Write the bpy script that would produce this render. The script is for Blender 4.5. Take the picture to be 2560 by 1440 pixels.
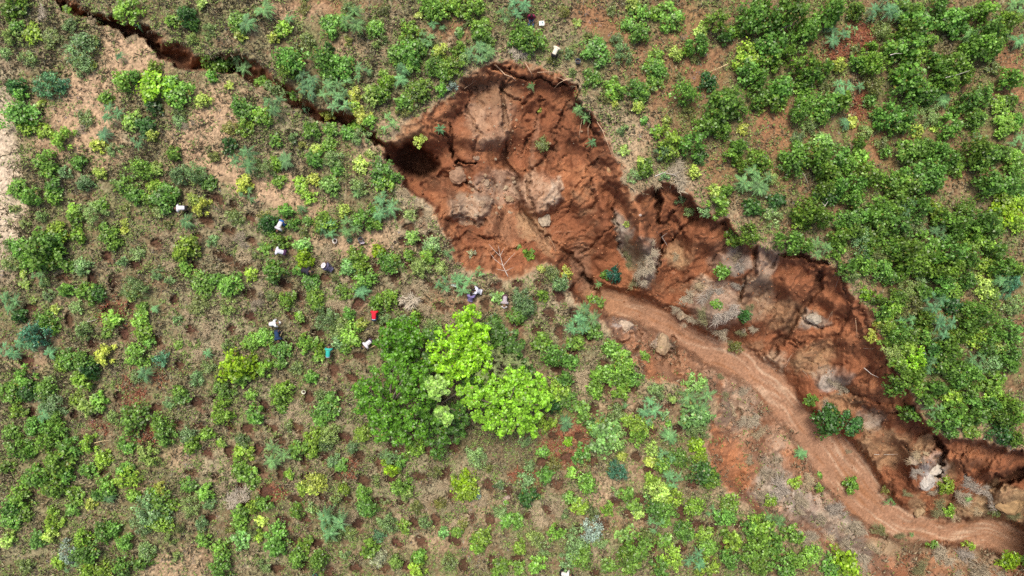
import bpy, bmesh, math, random
import numpy as np
from mathutils import Vector, Matrix

rnd = random.Random(7)
nrs = np.random.RandomState(11)
scene = bpy.context.scene
for _o in list(bpy.data.objects):
    bpy.data.objects.remove(_o)
C = bpy.data.collections.new('site')
scene.collection.children.link(C)
PI = math.pi

# ------------------------------------------------------------------ camera, sky, sun, exposure
IW, IH = 2560.0, 1440.0
HFOV = math.radians(70)
FPX = (IW / 2) / math.tan(HFOV / 2)          # focal length in photo pixels
MPP = 0.027                                  # metres per photo pixel on the plateau
CAM_H = FPX * MPP
cam_d = bpy.data.cameras.new('camera')
cam_d.sensor_fit = 'HORIZONTAL'
cam_d.angle = HFOV
cam_d.clip_start = 0.5
cam_d.clip_end = 2500
cam = bpy.data.objects.new('camera', cam_d)
cam.location = (0, 0, CAM_H)
cam.rotation_euler = (0, 0, 0)
C.objects.link(cam)
scene.camera = cam

SUN_EL = math.radians(70)
SUN_AZ = math.radians(-20)                   # measured from +Y (top of the picture) towards +X
world = bpy.data.worlds.new('World')
scene.world = world
world.use_nodes = True
wn = world.node_tree
bg = wn.nodes['Background']
sky = wn.nodes.new('ShaderNodeTexSky')
sky.sky_type = 'NISHITA'
sky.sun_disc = False
sky.sun_elevation = SUN_EL
sky.sun_rotation = SUN_AZ
sky.dust_density = 5.0
sky.air_density = 1.0
sky.ozone_density = 1.0
wn.links.new(sky.outputs[0], bg.inputs[0])
bg.inputs[1].default_value = 0.10
sun_d = bpy.data.lights.new('sun', 'SUN')
sun_d.energy = 2.1
sun_d.angle = math.radians(16)
sun_d.color = (1.0, 0.93, 0.82)
sun = bpy.data.objects.new('sun', sun_d)
sdir = Vector((math.sin(SUN_AZ) * math.cos(SUN_EL), math.cos(SUN_AZ) * math.cos(SUN_EL), math.sin(SUN_EL)))
sun.rotation_euler = sdir.to_track_quat('Z', 'Y').to_euler()
sun.location = (-20, 40, 80)
C.objects.link(sun)
vs = scene.view_settings
vs.view_transform = 'Standard'
vs.look = 'None'
vs.gamma = 1
vs.use_curve_mapping = False
vs.exposure = 0.8
scene.cycles.use_denoising = False
scene.cycles.max_bounces = 6
scene.cycles.transparent_max_bounces = 4
scene.cycles.sample_clamp_indirect = 4.0

# ------------------------------------------------------------------ numeric helpers
F32 = np.float32

def _hash(ix, iy, seed):
    h = (ix.astype(np.uint32) * np.uint32(374761393) + iy.astype(np.uint32) * np.uint32(668265263)
         + np.uint32((seed * 2246822519) & 0xffffffff))
    h = (h ^ (h >> np.uint32(13))) * np.uint32(1274126177)
    h = h ^ (h >> np.uint32(16))
    return h

def _grad(ix, iy, fx, fy, seed):
    a = (_hash(ix, iy, seed) & np.uint32(1023)).astype(F32) * F32(2 * PI / 1024)
    return np.cos(a) * fx + np.sin(a) * fy

def perlin(x, y, seed=0):
    x = np.asarray(x, F32); y = np.asarray(y, F32)
    x0 = np.floor(x); y0 = np.floor(y)
    fx = x - x0; fy = y - y0
    ix = x0.astype(np.int32); iy = y0.astype(np.int32)
    ux = fx * fx * fx * (fx * (fx * 6 - 15) + 10)
    uy = fy * fy * fy * (fy * (fy * 6 - 15) + 10)
    a = _grad(ix, iy, fx, fy, seed); b = _grad(ix + 1, iy, fx - 1, fy, seed)
    c = _grad(ix, iy + 1, fx, fy - 1, seed); d = _grad(ix + 1, iy + 1, fx - 1, fy - 1, seed)
    return ((a + (b - a) * ux) * (1 - uy) + (c + (d - c) * ux) * uy) * F32(1.5)

def fbm(x, y, scale, octv=4, seed=0, gain=0.5):
    s = 0; amp = 1.0; f = 1.0 / scale; tot = 0
    for k in range(octv):
        s = s + amp * perlin(x * f, y * f, seed + 17 * k)
        tot += amp
        amp *= gain; f *= 2.03
    return s / tot

def ridged(x, y, seed=0, octv=3):
    s = 0; amp = 1.0; f = 1.0; tot = 0
    for k in range(octv):
        s = s + amp * (1 - np.abs(perlin(x * f, y * f, seed + 31 * k)) * 1.6)
        tot += amp; amp *= 0.5; f *= 2.1
    return s / tot

def worley_edge(x, y, scale, seed=0):
    """distance between nearest and second nearest cell point, 0 on the cell edges; and a cell id 0..1"""
    x = np.asarray(x, F32) / scale; y = np.asarray(y, F32) / scale
    ix = np.floor(x).astype(np.int32); iy = np.floor(y).astype(np.int32)
    f1 = np.full(x.shape, 9.0, F32); f2 = np.full(x.shape, 9.0, F32); cid = np.zeros(x.shape, F32)
    for dx in (-1, 0, 1):
        for dy in (-1, 0, 1):
            h = _hash(ix + dx, iy + dy, seed)
            px = (ix + dx) + (h & np.uint32(255)).astype(F32) / 255
            py = (iy + dy) + ((h >> np.uint32(8)) & np.uint32(255)).astype(F32) / 255
            d = np.sqrt((px - x) ** 2 + (py - y) ** 2)
            near = d < f1
            f2 = np.where(near, f1, np.minimum(f2, d))
            cid = np.where(near, ((h >> np.uint32(16)) & np.uint32(255)).astype(F32) / 255, cid)
            f1 = np.where(near, d, f1)
    return f2 - f1, cid

def sstep(a, b, x):
    t = np.clip((x - a) / (b - a), 0, 1)
    return t * t * (3 - 2 * t)

def polydist(U, V, pts, closed=False, attr=None):
    """distance to a polyline, sign (+ left of its direction in the picture), and an attribute interpolated along it"""
    pts = [tuple(map(float, p[:2])) for p in pts]
    n = len(pts)
    best = np.full(U.shape, 1e9, F32); sign = np.zeros(U.shape, F32); at = np.zeros(U.shape, F32)
    for i in range(n if closed else n - 1):
        x0, y0 = pts[i]; x1, y1 = pts[(i + 1) % n]
        dx, dy = x1 - x0, y1 - y0
        l2 = dx * dx + dy * dy + 1e-9
        t = np.clip(((U - x0) * dx + (V - y0) * dy) / l2, 0, 1)
        ex = U - (x0 + t * dx); ey = V - (y0 + t * dy)
        d = ex * ex + ey * ey
        m = d < best
        best = np.where(m, d, best)
        sign = np.where(m, np.sign(dx * ey - dy * ex), sign)
        if attr is not None:
            at = np.where(m, attr[i] + t * (attr[(i + 1) % n] - attr[i]), at)
    return np.sqrt(best), sign, at

def inside(U, V, pts):
    r = np.zeros(U.shape, bool)
    n = len(pts); j = n - 1
    for i in range(n):
        xi, yi = float(pts[i][0]), float(pts[i][1]); xj, yj = float(pts[j][0]), float(pts[j][1])
        if yi != yj:
            r ^= ((yi > V) != (yj > V)) & (U < (xj - xi) * (V - yi) / (yj - yi) + xi)
        j = i
    return r

def blob(U, V, x, y, rx, ry, ang=0, soft=0.5):
    """1 inside an ellipse with a soft edge"""
    c, s = math.cos(math.radians(ang)), math.sin(math.radians(ang))
    a = ((U - x) * c + (V - y) * s) / rx; b = (-(U - x) * s + (V - y) * c) / ry
    return 1 - sstep(1 - soft, 1 + soft, np.sqrt(a * a + b * b))

# ------------------------------------------------------------------ terrain drawing (photo pixels)
# rim of the gully: x, y, width of the scarp in pixels
RIM = [(940,348,8),(968,345,12),(985,338,30),(1010,322,44),(1045,298,46),(1075,270,40),(1110,255,34),(1132,238,26),(1150,205,20),(1185,176,22),
       (1225,160,34),(1270,158,38),(1310,165,38),(1350,172,34),(1400,188,24),(1432,205,14),(1442,238,14),(1462,270,12),(1490,295,12),
       (1512,320,22),(1530,360,28),(1540,395,32),(1556,430,32),(1566,462,30),(1582,492,20),(1598,482,12),(1630,465,10),(1660,459,7),
       (1700,465,7),(1730,488,8),(1746,515,9),(1790,538,9),(1830,560,8),(1852,592,14),(1880,610,16),(1920,618,18),(1960,628,20),
       (2010,640,22),(2060,652,26),(2100,680,30),(2130,715,32),(2150,750,34),(2175,782,36),(2195,822,36),(2215,870,36),(2228,900,36),
       (2246,940,34),(2275,980,30),(2302,1012,22),(2312,1040,16),(2332,1076,12),(2370,1088,8),(2420,1090,8),(2480,1108,9),(2560,1128,9),
       (2640,1140,9),(2690,1200,20),(2690,1560,20),(2300,1560,40),(2170,1435,60),(2130,1402,60),(2070,1372,64),(2010,1335,64),(1950,1310,60),(1900,1296,56),
       (1868,1268,54),(1832,1250,54),(1800,1205,56),(1776,1160,58),(1770,1110,56),(1786,1060,56),(1790,1000,56),(1750,968,50),(1700,962,44),
       (1660,955,26),(1612,942,22),(1600,912,18),(1570,886,16),(1545,860,14),(1530,830,12),(1510,800,10),(1480,772,9),(1442,756,8),
       (1425,735,8),(1420,706,9),(1402,688,10),(1390,668,10),(1365,663,18),(1340,678,22),(1300,690,24),(1250,690,24),(1200,684,24),
       (1165,668,26),(1140,648,28),(1130,624,30),(1110,602,30),(1100,578,30),(1095,545,28),(1080,520,22),(1050,496,10),(1020,466,8),
       (998,440,8),(975,406,8),(958,375,8)]
# the slumped northern and eastern walls lean back further
RIM = [(x, y, w * (1.7 if i < 52 else 1.0)) for i, (x, y, w) in enumerate(RIM)]
DEPTH = [(1200,175,1.0),(1300,178,1.1),(1200,215,2.0),(1300,215,2.2),(1400,230,2.0),(1480,330,1.9),(1515,350,1.5),(1530,430,1.6),(1250,300,2.3),(1350,300,3.0),(1430,400,3.4),
         (1500,480,3.0),(1300,400,3.8),(1160,300,1.9),(1090,310,1.3),(1020,350,1.5),(1120,270,1.0),(1050,320,1.0),(1040,405,3.0),(1120,390,3.0),(1150,470,3.5),
         (1180,540,2.4),(1250,480,4.0),(1300,540,4.3),(1350,480,3.5),(1200,620,1.8),(1280,640,2.7),(1400,560,4.3),(1440,650,5.0),
         (1480,720,5.4),(1550,540,3.0),(1560,650,4.6),(1130,580,1.2),(1150,620,1.3),(1120,540,1.3),(1200,665,1.2),(1300,668,1.4),(1370,640,3.4),(1600,520,1.3),(1612,600,1.8),(1622,680,3.2),
         (1680,490,1.5),(1700,560,3.0),(1680,620,4.2),(1670,700,5.0),(1780,580,1.6),(1830,640,2.4),(1760,660,3.8),(1800,760,3.6),
         (1740,760,4.6),(1560,770,5.5),(1690,820,5.6),(1830,890,5.8),(1940,980,6.0),(2060,1110,6.2),(2160,1240,6.4),(2300,1315,6.6),
         (2480,1330,6.8),(2650,1380,7),(1900,660,1.5),(2000,680,1.4),(2100,740,1.5),(1900,760,3.8),(1930,860,5.0),(2050,800,3.4),
         (2150,830,1.7),(2050,900,4.2),(2150,930,3.0),(2200,960,2.2),(2100,1000,4.6),(2250,1020,2.6),(2180,1060,4.4),(2280,1080,3.2),
         (2220,1150,5.2),(2330,1140,2.6),(2330,1200,4.4),(2420,1130,2.3),(2500,1160,2.3),(2420,1200,4.6),(2520,1220,4.2),
         (2450,1260,5.5),(2540,1280,5.3),(2350,1260,5.8),(1560,830,3.4),(1600,880,2.4),(1660,870,3.9),(1700,920,3.6),(1800,960,4.2),
         (1850,1050,3.4),(1830,1150,2.4),(1950,1120,4.6),(1950,1220,3.0),(2050,1250,4.2),(2100,1330,3.4),(2200,1370,4.2),
         (2150,1400,2.4),(2350,1390,5.0),(2500,1420,5.0),(2300,1430,4.0),(1650,950,1.4),(1480,790,2.0),(1530,830,2.0)]
STREAM = [(1480,738,20),(1530,756,32),(1600,774,33),(1660,802,31),(1720,843,32),(1790,880,35),(1860,908,36),(1915,948,40),(1955,1000,38),(2000,1052,37),
          (2055,1112,52),(2105,1168,68),(2148,1228,56),(2200,1285,46),(2260,1314,36),(2330,1328,31),(2400,1332,31),(2470,1332,36),
          (2530,1352,44),(2600,1375,44),(2690,1400,44)]
CRACK = [(60,-60,10),(110,-12,10),(180,22,12),(240,50,13),(300,72,13),(350,92,14),(390,118,15),(430,146,17),(480,164,15),(540,172,17),(600,178,20),
         (630,200,20),(680,224,18),(712,240,15),(738,270,13),(790,296,13),(840,302,14),(880,316,11),(930,346,8),(962,366,9)]
# deep narrow slots: points, half width, depth
SLOTS = [([(1641,474),(1638,510),(1647,548)],7,1.5),([(1656,588),(1652,640),(1650,692)],6,1.5),
         ([(1262,205),(1268,300),(1264,390),(1286,440),(1300,520),(1330,570),(1390,610),(1440,660),(1478,722)],9,0.75),
         ([(2052,685),(2036,730),(2010,772),(1965,822),(1930,884)],11,1.1),([(1886,620),(1876,680),(1852,746)],7,0.8),
         ([(1225,167),(1280,190),(1345,195),(1405,207)],5,0.8),([(1440,210),(1448,250),(1480,320),(1500,335)],6,0.9),
         ([(1960,634),(2010,649),(2070,664)],6,0.9),([(1140,412),(1188,410)],5,1.4),
         ([(2345,1185),(2364,1130),(2338,1092)],9,1.5),([(2470,1216),(2510,1196),(2560,1184),(2640,1180)],14,2.4),
         ([(1140,420),(1160,450),(1200,470)],5,0.8),([(1100,330),(1125,360),(1135,400)],5,0.7),([(1460,690),(1480,720),(1500,740)],8,0.8),
         ([(1545,470),(1538,540),(1545,600)],5,0.5),([(1690,560),(1720,590),(1700,620)],4,0.4),([(1480,770),(1560,780),(1610,796)],3,0.0),
         ([(2290,1010),(2240,1030),(2180,1030),(2130,1020)],5,0.6),([(1600,930),(1570,890),(1560,860)],5,0.6),([(1590,800),(1600,850),(1590,880)],5,0.7),
         ([(1690,840),(1680,880),(1660,912)],6,0.8),([(2100,690),(2120,740),(2180,830)],4,0.35),
         ([(1256,225),(1309,258),(1335,232)],4,0.5),([(1480,449),(1484,489),(1473,528)],4,0.5),([(1315,428),(1322,469),(1340,530)],5,0.6),([(1124,317),(1134,364),(1131,392)],6,0.7),
         ([(1513,449),(1538,470)],4,0.4),([(1632,489),(1638,535),(1665,556),(1691,528)],5,0.6),([(1658,628),(1691,588),(1744,542)],5,0.6),([(1539,522),(1536,594),(1559,640)],5,0.6),
         ([(1947,629),(1929,668)],4,0.5),([(1959,845),(2001,852),(2049,845)],3.5,0.4),([(1971,864),(2049,870),(2112,862)],3.5,0.4),([(2097,960),(2169,996),(2235,1008)],4,0.45),
         ([(1985,770),(2010,800),(2060,830)],3.5,0.4),([(2130,760),(2100,830),(2050,880)],3.5,0.35),([(2010,900),(2060,920),(2120,905)],3.5,0.35),([(2150,960),(2190,940),(2215,905)],3.5,0.35),
         ([(2205,1000),(2160,1010),(2100,990)],3.5,0.4),([(2210,1060),(2170,1090),(2150,1110)],3.5,0.35),([(1350,250),(1330,330),(1300,380)],4,0.45),([(1420,260),(1390,350),(1340,420)],4,0.45),
         ([(1500,400),(1440,470),(1420,540)],4,0.45),([(1530,560),(1480,610),(1450,640)],4,0.5),([(1170,260),(1190,330),(1180,390)],4,0.4),([(1750,700),(1700,700),(1660,720)],4,0.4),
         ([(1120,600),(1180,580),(1240,600)],4,0.4),([(1230,655),(1260,625),(1320,610)],4,0.4),([(1110,540),(1130,520),(1160,550),(1220,560)],4,0.45),([(1820,600),(1790,660),(1740,720)],4,0.4),
         ([(2360,1110),(2330,1140),(2290,1150)],5,0.6),([(2420,1110),(2400,1150),(2410,1190)],4,0.5)]
# planting pits: x, y, rx, ry, turn
PITS = """663 1017 20 11 60,680 1063 21 13 40,743 1067 21 13 40,700 1103 15 12 0,647 1123 13 17 0,650 1172 19 11 20,773 995 13 17 0,852 990 10 16 -10,
860 1093 21 12 20,813 1143 13 11 0,760 1150 11 14 0,703 1183 13 17 0,765 1190 10 8 0,743 1247 23 10 10,807 1243 17 10 20,843 1190 18 11 20,
870 1247 13 10 0,907 1200 20 15 45,977 1198 19 10 10,1050 1190 22 11 5,1113 1183 20 14 -50,950 1253 34 9 0,1007 1255 15 8 0,1077 1247 20 11 10,
1128 1238 12 11 0,1222 1213 19 14 45,1270 1227 14 12 0,1137 1118 15 15 0,990 1117 22 11 10,897 1140 14 15 0,945 1150 10 20 0,1077 1130 20 11 20,
707 1303 19 15 30,763 1298 14 10 0,667 1230 17 20 0,893 1307 15 13 0,1035 1305 14 12 0,1090 1297 12 15 0,1177 1293 17 11 20,1225 1297 10 15 0,
993 1357 17 10 30,1052 1353 16 11 45,1137 1350 18 11 20,793 1360 13 10 0,737 1353 13 11 0,760 1413 15 13 0,693 1420 17 11 0,823 1430 17 13 0,
890 1417 15 13 0,960 1420 18 10 0,1010 1410 18 11 10,1160 1413 13 18 0,1230 1407 10 20 0,1040 1077 16 8 10,1050 537 12 18 0,997 538 10 12 0,
1023 568 17 10 0,1077 587 10 9 0,1023 660 19 16 45,1053 607 13 20 0,987 690 17 12 -50,1010 763 15 12 -40,1050 760 15 11 0,1103 767 20 9 20,
1153 767 15 11 0,1213 757 12 13 0,1030 723 15 11 30,1073 710 17 11 30,897 757 20 13 -45,833 777 22 9 0,873 697 15 10 20,750 740 11 15 0,
713 710 20 11 20,870 810 19 13 30,762 807 13 12 0,813 693 13 11 0,940 670 10 17 0,967 807 17 8 -20,727 787 15 10 45,723 863 17 14 50,
927 850 13 10 0,900 890 18 9 15,833 923 13 18 0,880 943 17 9 20,793 833 15 12 0,1007 603 12 10 0,1240 713 17 10 0,1257 857 13 13 0,
1127 820 12 17 0,1397 740 19 13 50,1373 787 19 15 45,1433 783 13 13 0,1400 830 12 18 0,1343 827 15 14 45,1470 840 18 12 20,1433 880 15 12 0,
1293 810 17 10 0,1347 707 13 10 0,1333 750 10 10 0,1293 710 15 8 0,1510 910 13 12 0,1393 923 15 10 0,540 497 25 12 25,513 547 21 12 30,
573 577 19 10 15,560 640 31 12 25,607 663 22 10 0,627 600 13 8 0,583 510 10 12 0,340 660 15 13 0,493 590 12 10 0,487 663 13 10 0,
623 733 20 13 0,627 790 17 12 0,477 823 15 12 0,313 833 15 17 0,233 697 13 22 0,283 707 12 24 0,277 777 20 13 0,173 797 10 17 0,
233 857 15 15 0,393 850 13 15 0,450 910 13 15 0,437 747 12 15 0,327 767 8 13 0,627 543 13 12 0,77 770 17 10 0,67 903 18 15 0,
160 693 20 12 0,267 640 13 13 0,580 823 12 12 0,393 607 17 10 0,493 1003 17 15 0,573 1063 10 13 0,503 1063 20 8 0,443 1057 15 10 0,
573 1127 12 15 0,520 1130 15 10 0,600 1220 12 12 0,617 1070 15 12 0,297 990 13 12 0,390 1023 15 13 0,537 1190 10 10 0,543 997 15 8 0,
620 1263 18 12 0,520 1293 17 8 0,580 1323 15 8 0,247 1040 13 8 0,257 1180 15 8 0,187 1037 12 12 0,80 1033 10 15 0,477 1180 17 8 0,
1417 1143 15 12 0,1360 1157 20 12 0,1480 1153 13 13 0,1590 1140 13 12 0,1450 1193 16 10 -50,1393 1210 17 13 0,1347 1227 12 12 0,1430 1253 11 18 0,
1373 1273 19 12 20,1320 1287 17 10 0,1507 1310 17 12 0,1403 1323 19 8 20,1447 1323 13 12 0,1537 1253 15 10 0,1600 1247 15 13 0,1623 1173 15 10 0,
1483 1020 13 13 0,1547 1020 17 10 40,1517 970 10 17 0,1583 970 12 12 0,1567 1080 13 12 0,1600 1027 17 12 0,1667 1010 17 12 0,1693 1073 13 10 0,
1383 1090 13 10 0,1447 1090 15 10 0,1630 1077 13 10 0,1730 1210 15 10 0,1700 1280 13 17 0,1613 1290 13 12 0,1567 1283 13 12 0,1737 1310 20 10 0,
1780 1317 15 12 0,1577 1357 20 10 0,1630 1363 13 17 0,1700 1367 15 10 0,1747 1363 12 15 0,1810 1363 13 13 0,1293 1397 15 10 0,1487 1430 13 10 0,
1633 1407 10 18 0,1843 1310 15 10 0"""
PITS = [tuple(float(q) for q in p.split()) for p in PITS.replace('\n', '').split(',')]

STEP = 3.0
U0, U1, V0, V1 = -150.0, 2712.0, -150.0, 1590.0
nu = int((U1 - U0) / STEP) + 1; nv = int((V1 - V0) / STEP) + 1
gu = (U0 + STEP * np.arange(nu)).astype(F32); gv = (V0 + STEP * np.arange(nv)).astype(F32)
U, V = np.meshgrid(gu, gv)

wu = U + 20 * fbm(U, V, 62, 3, 1) + 9 * fbm(U, V, 17, 2, 2)
wv = V + 20 * fbm(U, V, 62, 3, 3) + 9 * fbm(U, V, 17, 2, 4)
n_big = fbm(U, V, 240, 4, 5); n_mid = fbm(U, V, 60, 4, 6); n_small = fbm(U, V, 20, 3, 7); n_fine = fbm(U, V, 7, 2, 8)
grain = nrs.normal(0, 1, U.shape).astype(F32)

rim_d, _, rim_w = polydist(wu, wv, RIM, True, [p[2] for p in RIM])
in_rim = inside(wu, wv, RIM)
rim_s = np.where(in_rim, rim_d, -rim_d)
num = np.zeros(U.shape, F32); den = np.zeros(U.shape, F32)
for (x, y, dz) in DEPTH:
    w = 1.0 / ((U - x) ** 2 + (V - y) ** 2 + 700.0) ** 2
    num += w * dz; den += w
floor_d = num / den
floor_d = floor_d + 0.42 * np.clip(floor_d - 2.2, 0, 9)
_cum = np.concatenate([[0], np.cumsum([math.hypot(RIM[(i + 1) % len(RIM)][0] - RIM[i][0], RIM[(i + 1) % len(RIM)][1] - RIM[i][1]) for i in range(len(RIM) - 1)])])
_, _, rim_t = polydist(wu, wv, RIM, True, list(_cum))
scarp = sstep(0, 1, rim_s / rim_w)
edge = sstep(-160, 0, rim_s) * (1 - scarp)
in_g = scarp
# rills that run together towards the drainage points
rill = np.zeros(U.shape, F32); rw = np.zeros(U.shape, F32)
for k, (cx, cy) in enumerate([(1330, 610), (1660, 720), (1900, 905), (2080, 1090), (1690, 830), (1990, 1060), (2330, 1260)]):
    dx = wu - cx; dy = wv - cy
    r = np.sqrt(dx * dx + dy * dy) + 30
    th = np.arctan2(dy, dx)
    q = ridged(th * 10 + 40 * k + 0.30 * n_mid, np.log(r) * 0.8, 50 + k, 2)
    w = 1.0 / (r / 120) ** 4
    rill += q * w; rw += w
rill = rill / rw
crk, crk_id = worley_edge(wu + 8 * n_mid, wv + 8 * n_small, 62, 3)
crk2, crk2_id = worley_edge(wu, wv + 5 * n_small, 24, 9)
crack_line = 1 - sstep(0.0, 0.085, crk)
crack_fine = 1 - sstep(0.0, 0.16, crk2)
crack_zone = sstep(-0.1, 0.25, fbm(U, V, 150, 3, 12))
str_d, _, str_w = polydist(U + 6 * n_mid, V + 6 * n_mid, STREAM, False, [p[2] for p in STREAM])
stream = (1 - sstep(str_w - 9, str_w + 13, str_d + 9 * n_small + 5 * n_fine + 10 * n_mid)) * in_rim
soft_floor = 1 - stream

z = -scarp * floor_d
steps = fbm(wu, wv, 90, 3, 21)
slab, slab_id = worley_edge(wu + 20 * n_mid, wv + 20 * n_big, 105, 33)
tilt = np.cos(slab_id * 40) * (wu - np.round(wu / 105) * 105) / 105 + np.sin(slab_id * 40) * (wv - np.round(wv / 105) * 105) / 105
z += in_g * soft_floor * (0.34 * np.round(steps * 5) / 5 + 0.20 * n_mid + 0.35 * (slab_id - .5) * sstep(0, .12, slab) + 0.04 * n_small + 0.012 * n_fine)
z += in_g * soft_floor * (-0.30 * sstep(0.45, 0.98, rill)) * sstep(6, 40, rim_s)
flute = ridged(rim_t / 26 + 0.5 * n_mid, rim_s / 120, 90, 2)
flute_band = sstep(0, 8, rim_s) * (1 - sstep(30, 85, rim_s)) * soft_floor
z += -0.30 * sstep(0.35, 0.95, flute) * flute_band
z += in_g * soft_floor * (0.14 * (crk_id - 0.5) - 0.26 * crack_line * crack_zone + 0.03 * (crk2_id - 0.5) - 0.07 * crack_fine * crack_zone)
for (x, y, rx, ry, a, h) in [(1345, 482, 56, 50, 20, 1.2), (1172, 520, 60, 34, -10, 0.9), (1240, 300, 46, 70, 10, 0.4), (1120, 470, 30, 22, 0, 0.6),
                             (1655, 858, 26, 32, 20, 0.9), (1560, 820, 34, 26, 30, 0.7), (1600, 560, 24, 50, 0, 0.5), (2060, 795, 34, 24, 0, 0.4),
                             (1790, 780, 60, 50, 0, 0.6), (2300, 1180, 34, 44, 10, 0.8), (2150, 1390, 70, 36, 25, 0.8), (2530, 1255, 50, 40, 0, 0.6)]:
    z += h * blob(wu, wv, x, y, rx, ry, a, 0.22) * in_g
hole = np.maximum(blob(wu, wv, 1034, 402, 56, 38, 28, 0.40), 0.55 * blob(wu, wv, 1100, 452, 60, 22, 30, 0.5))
z += -3.6 * hole
for pts, hw, h in [([(1584,494),(1598,555),(1618,630),(1616,690)],20,1.5),([(1085,440),(1118,468),(1150,492)],26,0.9),([(1200,500),(1240,530),(1225,575)],18,0.5),
                   ([(1905,640),(1880,700),(1862,750)],16,0.8),([(2250,985),(2290,1006),(2312,1012)],14,0.9),([(1700,760),(1780,770),(1830,800)],30,0.9),
                   ([(1130,335),(1190,350),(1250,340)],30,0.5),([(1330,250),(1350,330),(1340,400)],26,0.5),([(1440,330),(1450,420),(1440,520)],24,0.6),([(1500,460),(1510,560),(1500,640)],20,0.6),
                   ([(1690,530),(1740,590),(1720,660)],22,0.6),([(1980,690),(1985,760),(1950,820)],20,0.6),([(2090,760),(2060,840),(2000,900)],22,0.6),([(2180,900),(2120,930),(2050,950)],18,0.5),
                   ([(2190,1010),(2140,1000),(2080,985)],14,0.5),([(1560,880),(1600,900),(1640,935)],14,0.6),([(1830,980),(1890,1060),(1950,1120)],20,0.5),([(1880,1180),(1950,1250),(2040,1310)],24,0.7),([(2250,1100),(2200,1130),(2170,1150)],14,0.5),([(2380,1150),(2420,1180),(2470,1190)],12,0.5),([(1490,700),(1540,715),(1600,725)],12,0.6)]:
    d, _, _ = polydist(wu, wv, pts)
    z += h * (1 - sstep(0.1 * hw, 1.2 * hw, d)) * in_g * soft_floor
str_fl = (1 - stream) * 0
zs = -np.interp(np.clip(U, 1480, 2690), [p[0] for p in STREAM], np.linspace(6.9, 8.9, len(STREAM))).astype(F32)
z = z * (1 - stream) + stream * (zs + 0.05 * n_mid + 0.02 * n_small - 0.10 * (1 - sstep(0.2, 0.7, str_d / str_w)))
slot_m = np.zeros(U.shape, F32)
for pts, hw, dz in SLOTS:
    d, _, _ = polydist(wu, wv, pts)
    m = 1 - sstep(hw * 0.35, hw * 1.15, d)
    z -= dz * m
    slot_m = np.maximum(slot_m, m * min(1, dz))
# the long crack: sheer on the lower-left side, a slumped bank on the upper-right side
cd, cs, cw = polydist(wu, wv, CRACK, False, [p[2] for p in CRACK])
ctaper = sstep(1000, 930, U)
left_side = cs > 0
cm = np.where(left_side, 1 - sstep(0.30 * cw, 0.62 * cw, cd), 1 - sstep(0.10 * cw, 2.5 * cw + 14 * n_mid, cd))
z -= ctaper * (2.9 + 0.5 * n_mid) * cm * (1 - in_g)
crack_m = ctaper * sstep(0.02, 0.3, cm) * (1 - in_g)
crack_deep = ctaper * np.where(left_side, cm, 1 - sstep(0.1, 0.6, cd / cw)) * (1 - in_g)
# field relief and the dug pits
field = (1 - in_g) * (1 - crack_m)
z += field * (0.20 * n_big + 0.10 * n_mid + 0.05 * n_small + 0.03 * n_fine)
pit_m = np.zeros(U.shape, F32); heap_m = np.zeros(U.shape, F32)
for (x, y, rx, ry, a) in PITS:
    i0 = max(0, int((x - 45 - U0) / STEP)); i1 = min(nu, int((x + 45 - U0) / STEP)); j0 = max(0, int((y - 45 - V0) / STEP)); j1 = min(nv, int((y + 45 - V0) / STEP))
    if i1 <= i0 or j1 <= j0: continue
    sl = (slice(j0, j1), slice(i0, i1))
    m = blob(U[sl] + 7 * n_small[sl], V[sl] + 7 * n_fine[sl], x, y, rx, ry, a, 0.25)
    rim = blob(U[sl], V[sl], x + 3, y + 6, rx * 1.5, ry * 1.5, a, 0.3) - m
    heap = blob(U[sl] + 6 * n_small[sl], V[sl] + 6 * n_fine[sl], x + rx * .5, y + ry * 1.35, rx * .85, ry * .7, a, 0.5) * (1 - m)
    z[sl] += -0.34 * m * field[sl] + 0.05 * np.clip(rim, 0, 1) * field[sl] + 0.10 * heap * field[sl]
    heap_m[sl] = np.maximum(heap_m[sl], heap)
    pit_m[sl] = np.maximum(pit_m[sl], m)
ef = sstep(0, 110, np.minimum(np.minimum(U - U0, U1 - U), np.minimum(V - V0, V1 - V)))
z = (z * ef).astype(F32)
Z = z

def zat(u, v):
    """terrain height under photo pixel(s)"""
    u = np.asarray(u, np.float64); v = np.asarray(v, np.float64)
    x = np.clip((u - U0) / STEP, 0, nu - 1.001); y = np.clip((v - V0) / STEP, 0, nv - 1.001)
    i = x.astype(int); j = y.astype(int); fx = x - i; fy = y - j
    return (Z[j, i] * (1 - fx) + Z[j, i + 1] * fx) * (1 - fy) + (Z[j + 1, i] * (1 - fx) + Z[j + 1, i + 1] * fx) * fy

def grid_at(A, u, v):
    i = np.clip(np.round((np.asarray(u) - U0) / STEP).astype(int), 0, nu - 1)
    j = np.clip(np.round((np.asarray(v) - V0) / STEP).astype(int), 0, nv - 1)
    return A[j, i]

def wxy(u, v, zz):
    k = (CAM_H - zz) / FPX
    return (u - IW / 2) * k, (IH / 2 - v) * k

def pt(u, v, lift=0.0):
    """point on the ground seen at a photo pixel, raised by lift"""
    zz = float(zat(u, v)) + lift
    x, y = wxy(u, v, zz)
    return Vector((x, y, zz))

def ground_z(X, Y):
    """ground height under a place given in metres"""
    zz = 0.0
    for _ in range(6):
        u = X * FPX / (CAM_H - zz) + IW / 2; v = IH / 2 - Y * FPX / (CAM_H - zz)
        zz = 0.5 * zz + 0.5 * float(zat(u, v))
    return zz
# ------------------------------------------------------------------ soil and litter colours (the materials' own colour, with some shade painted in)
def col(r, g, b):
    return np.array([r, g, b], F32)

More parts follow.
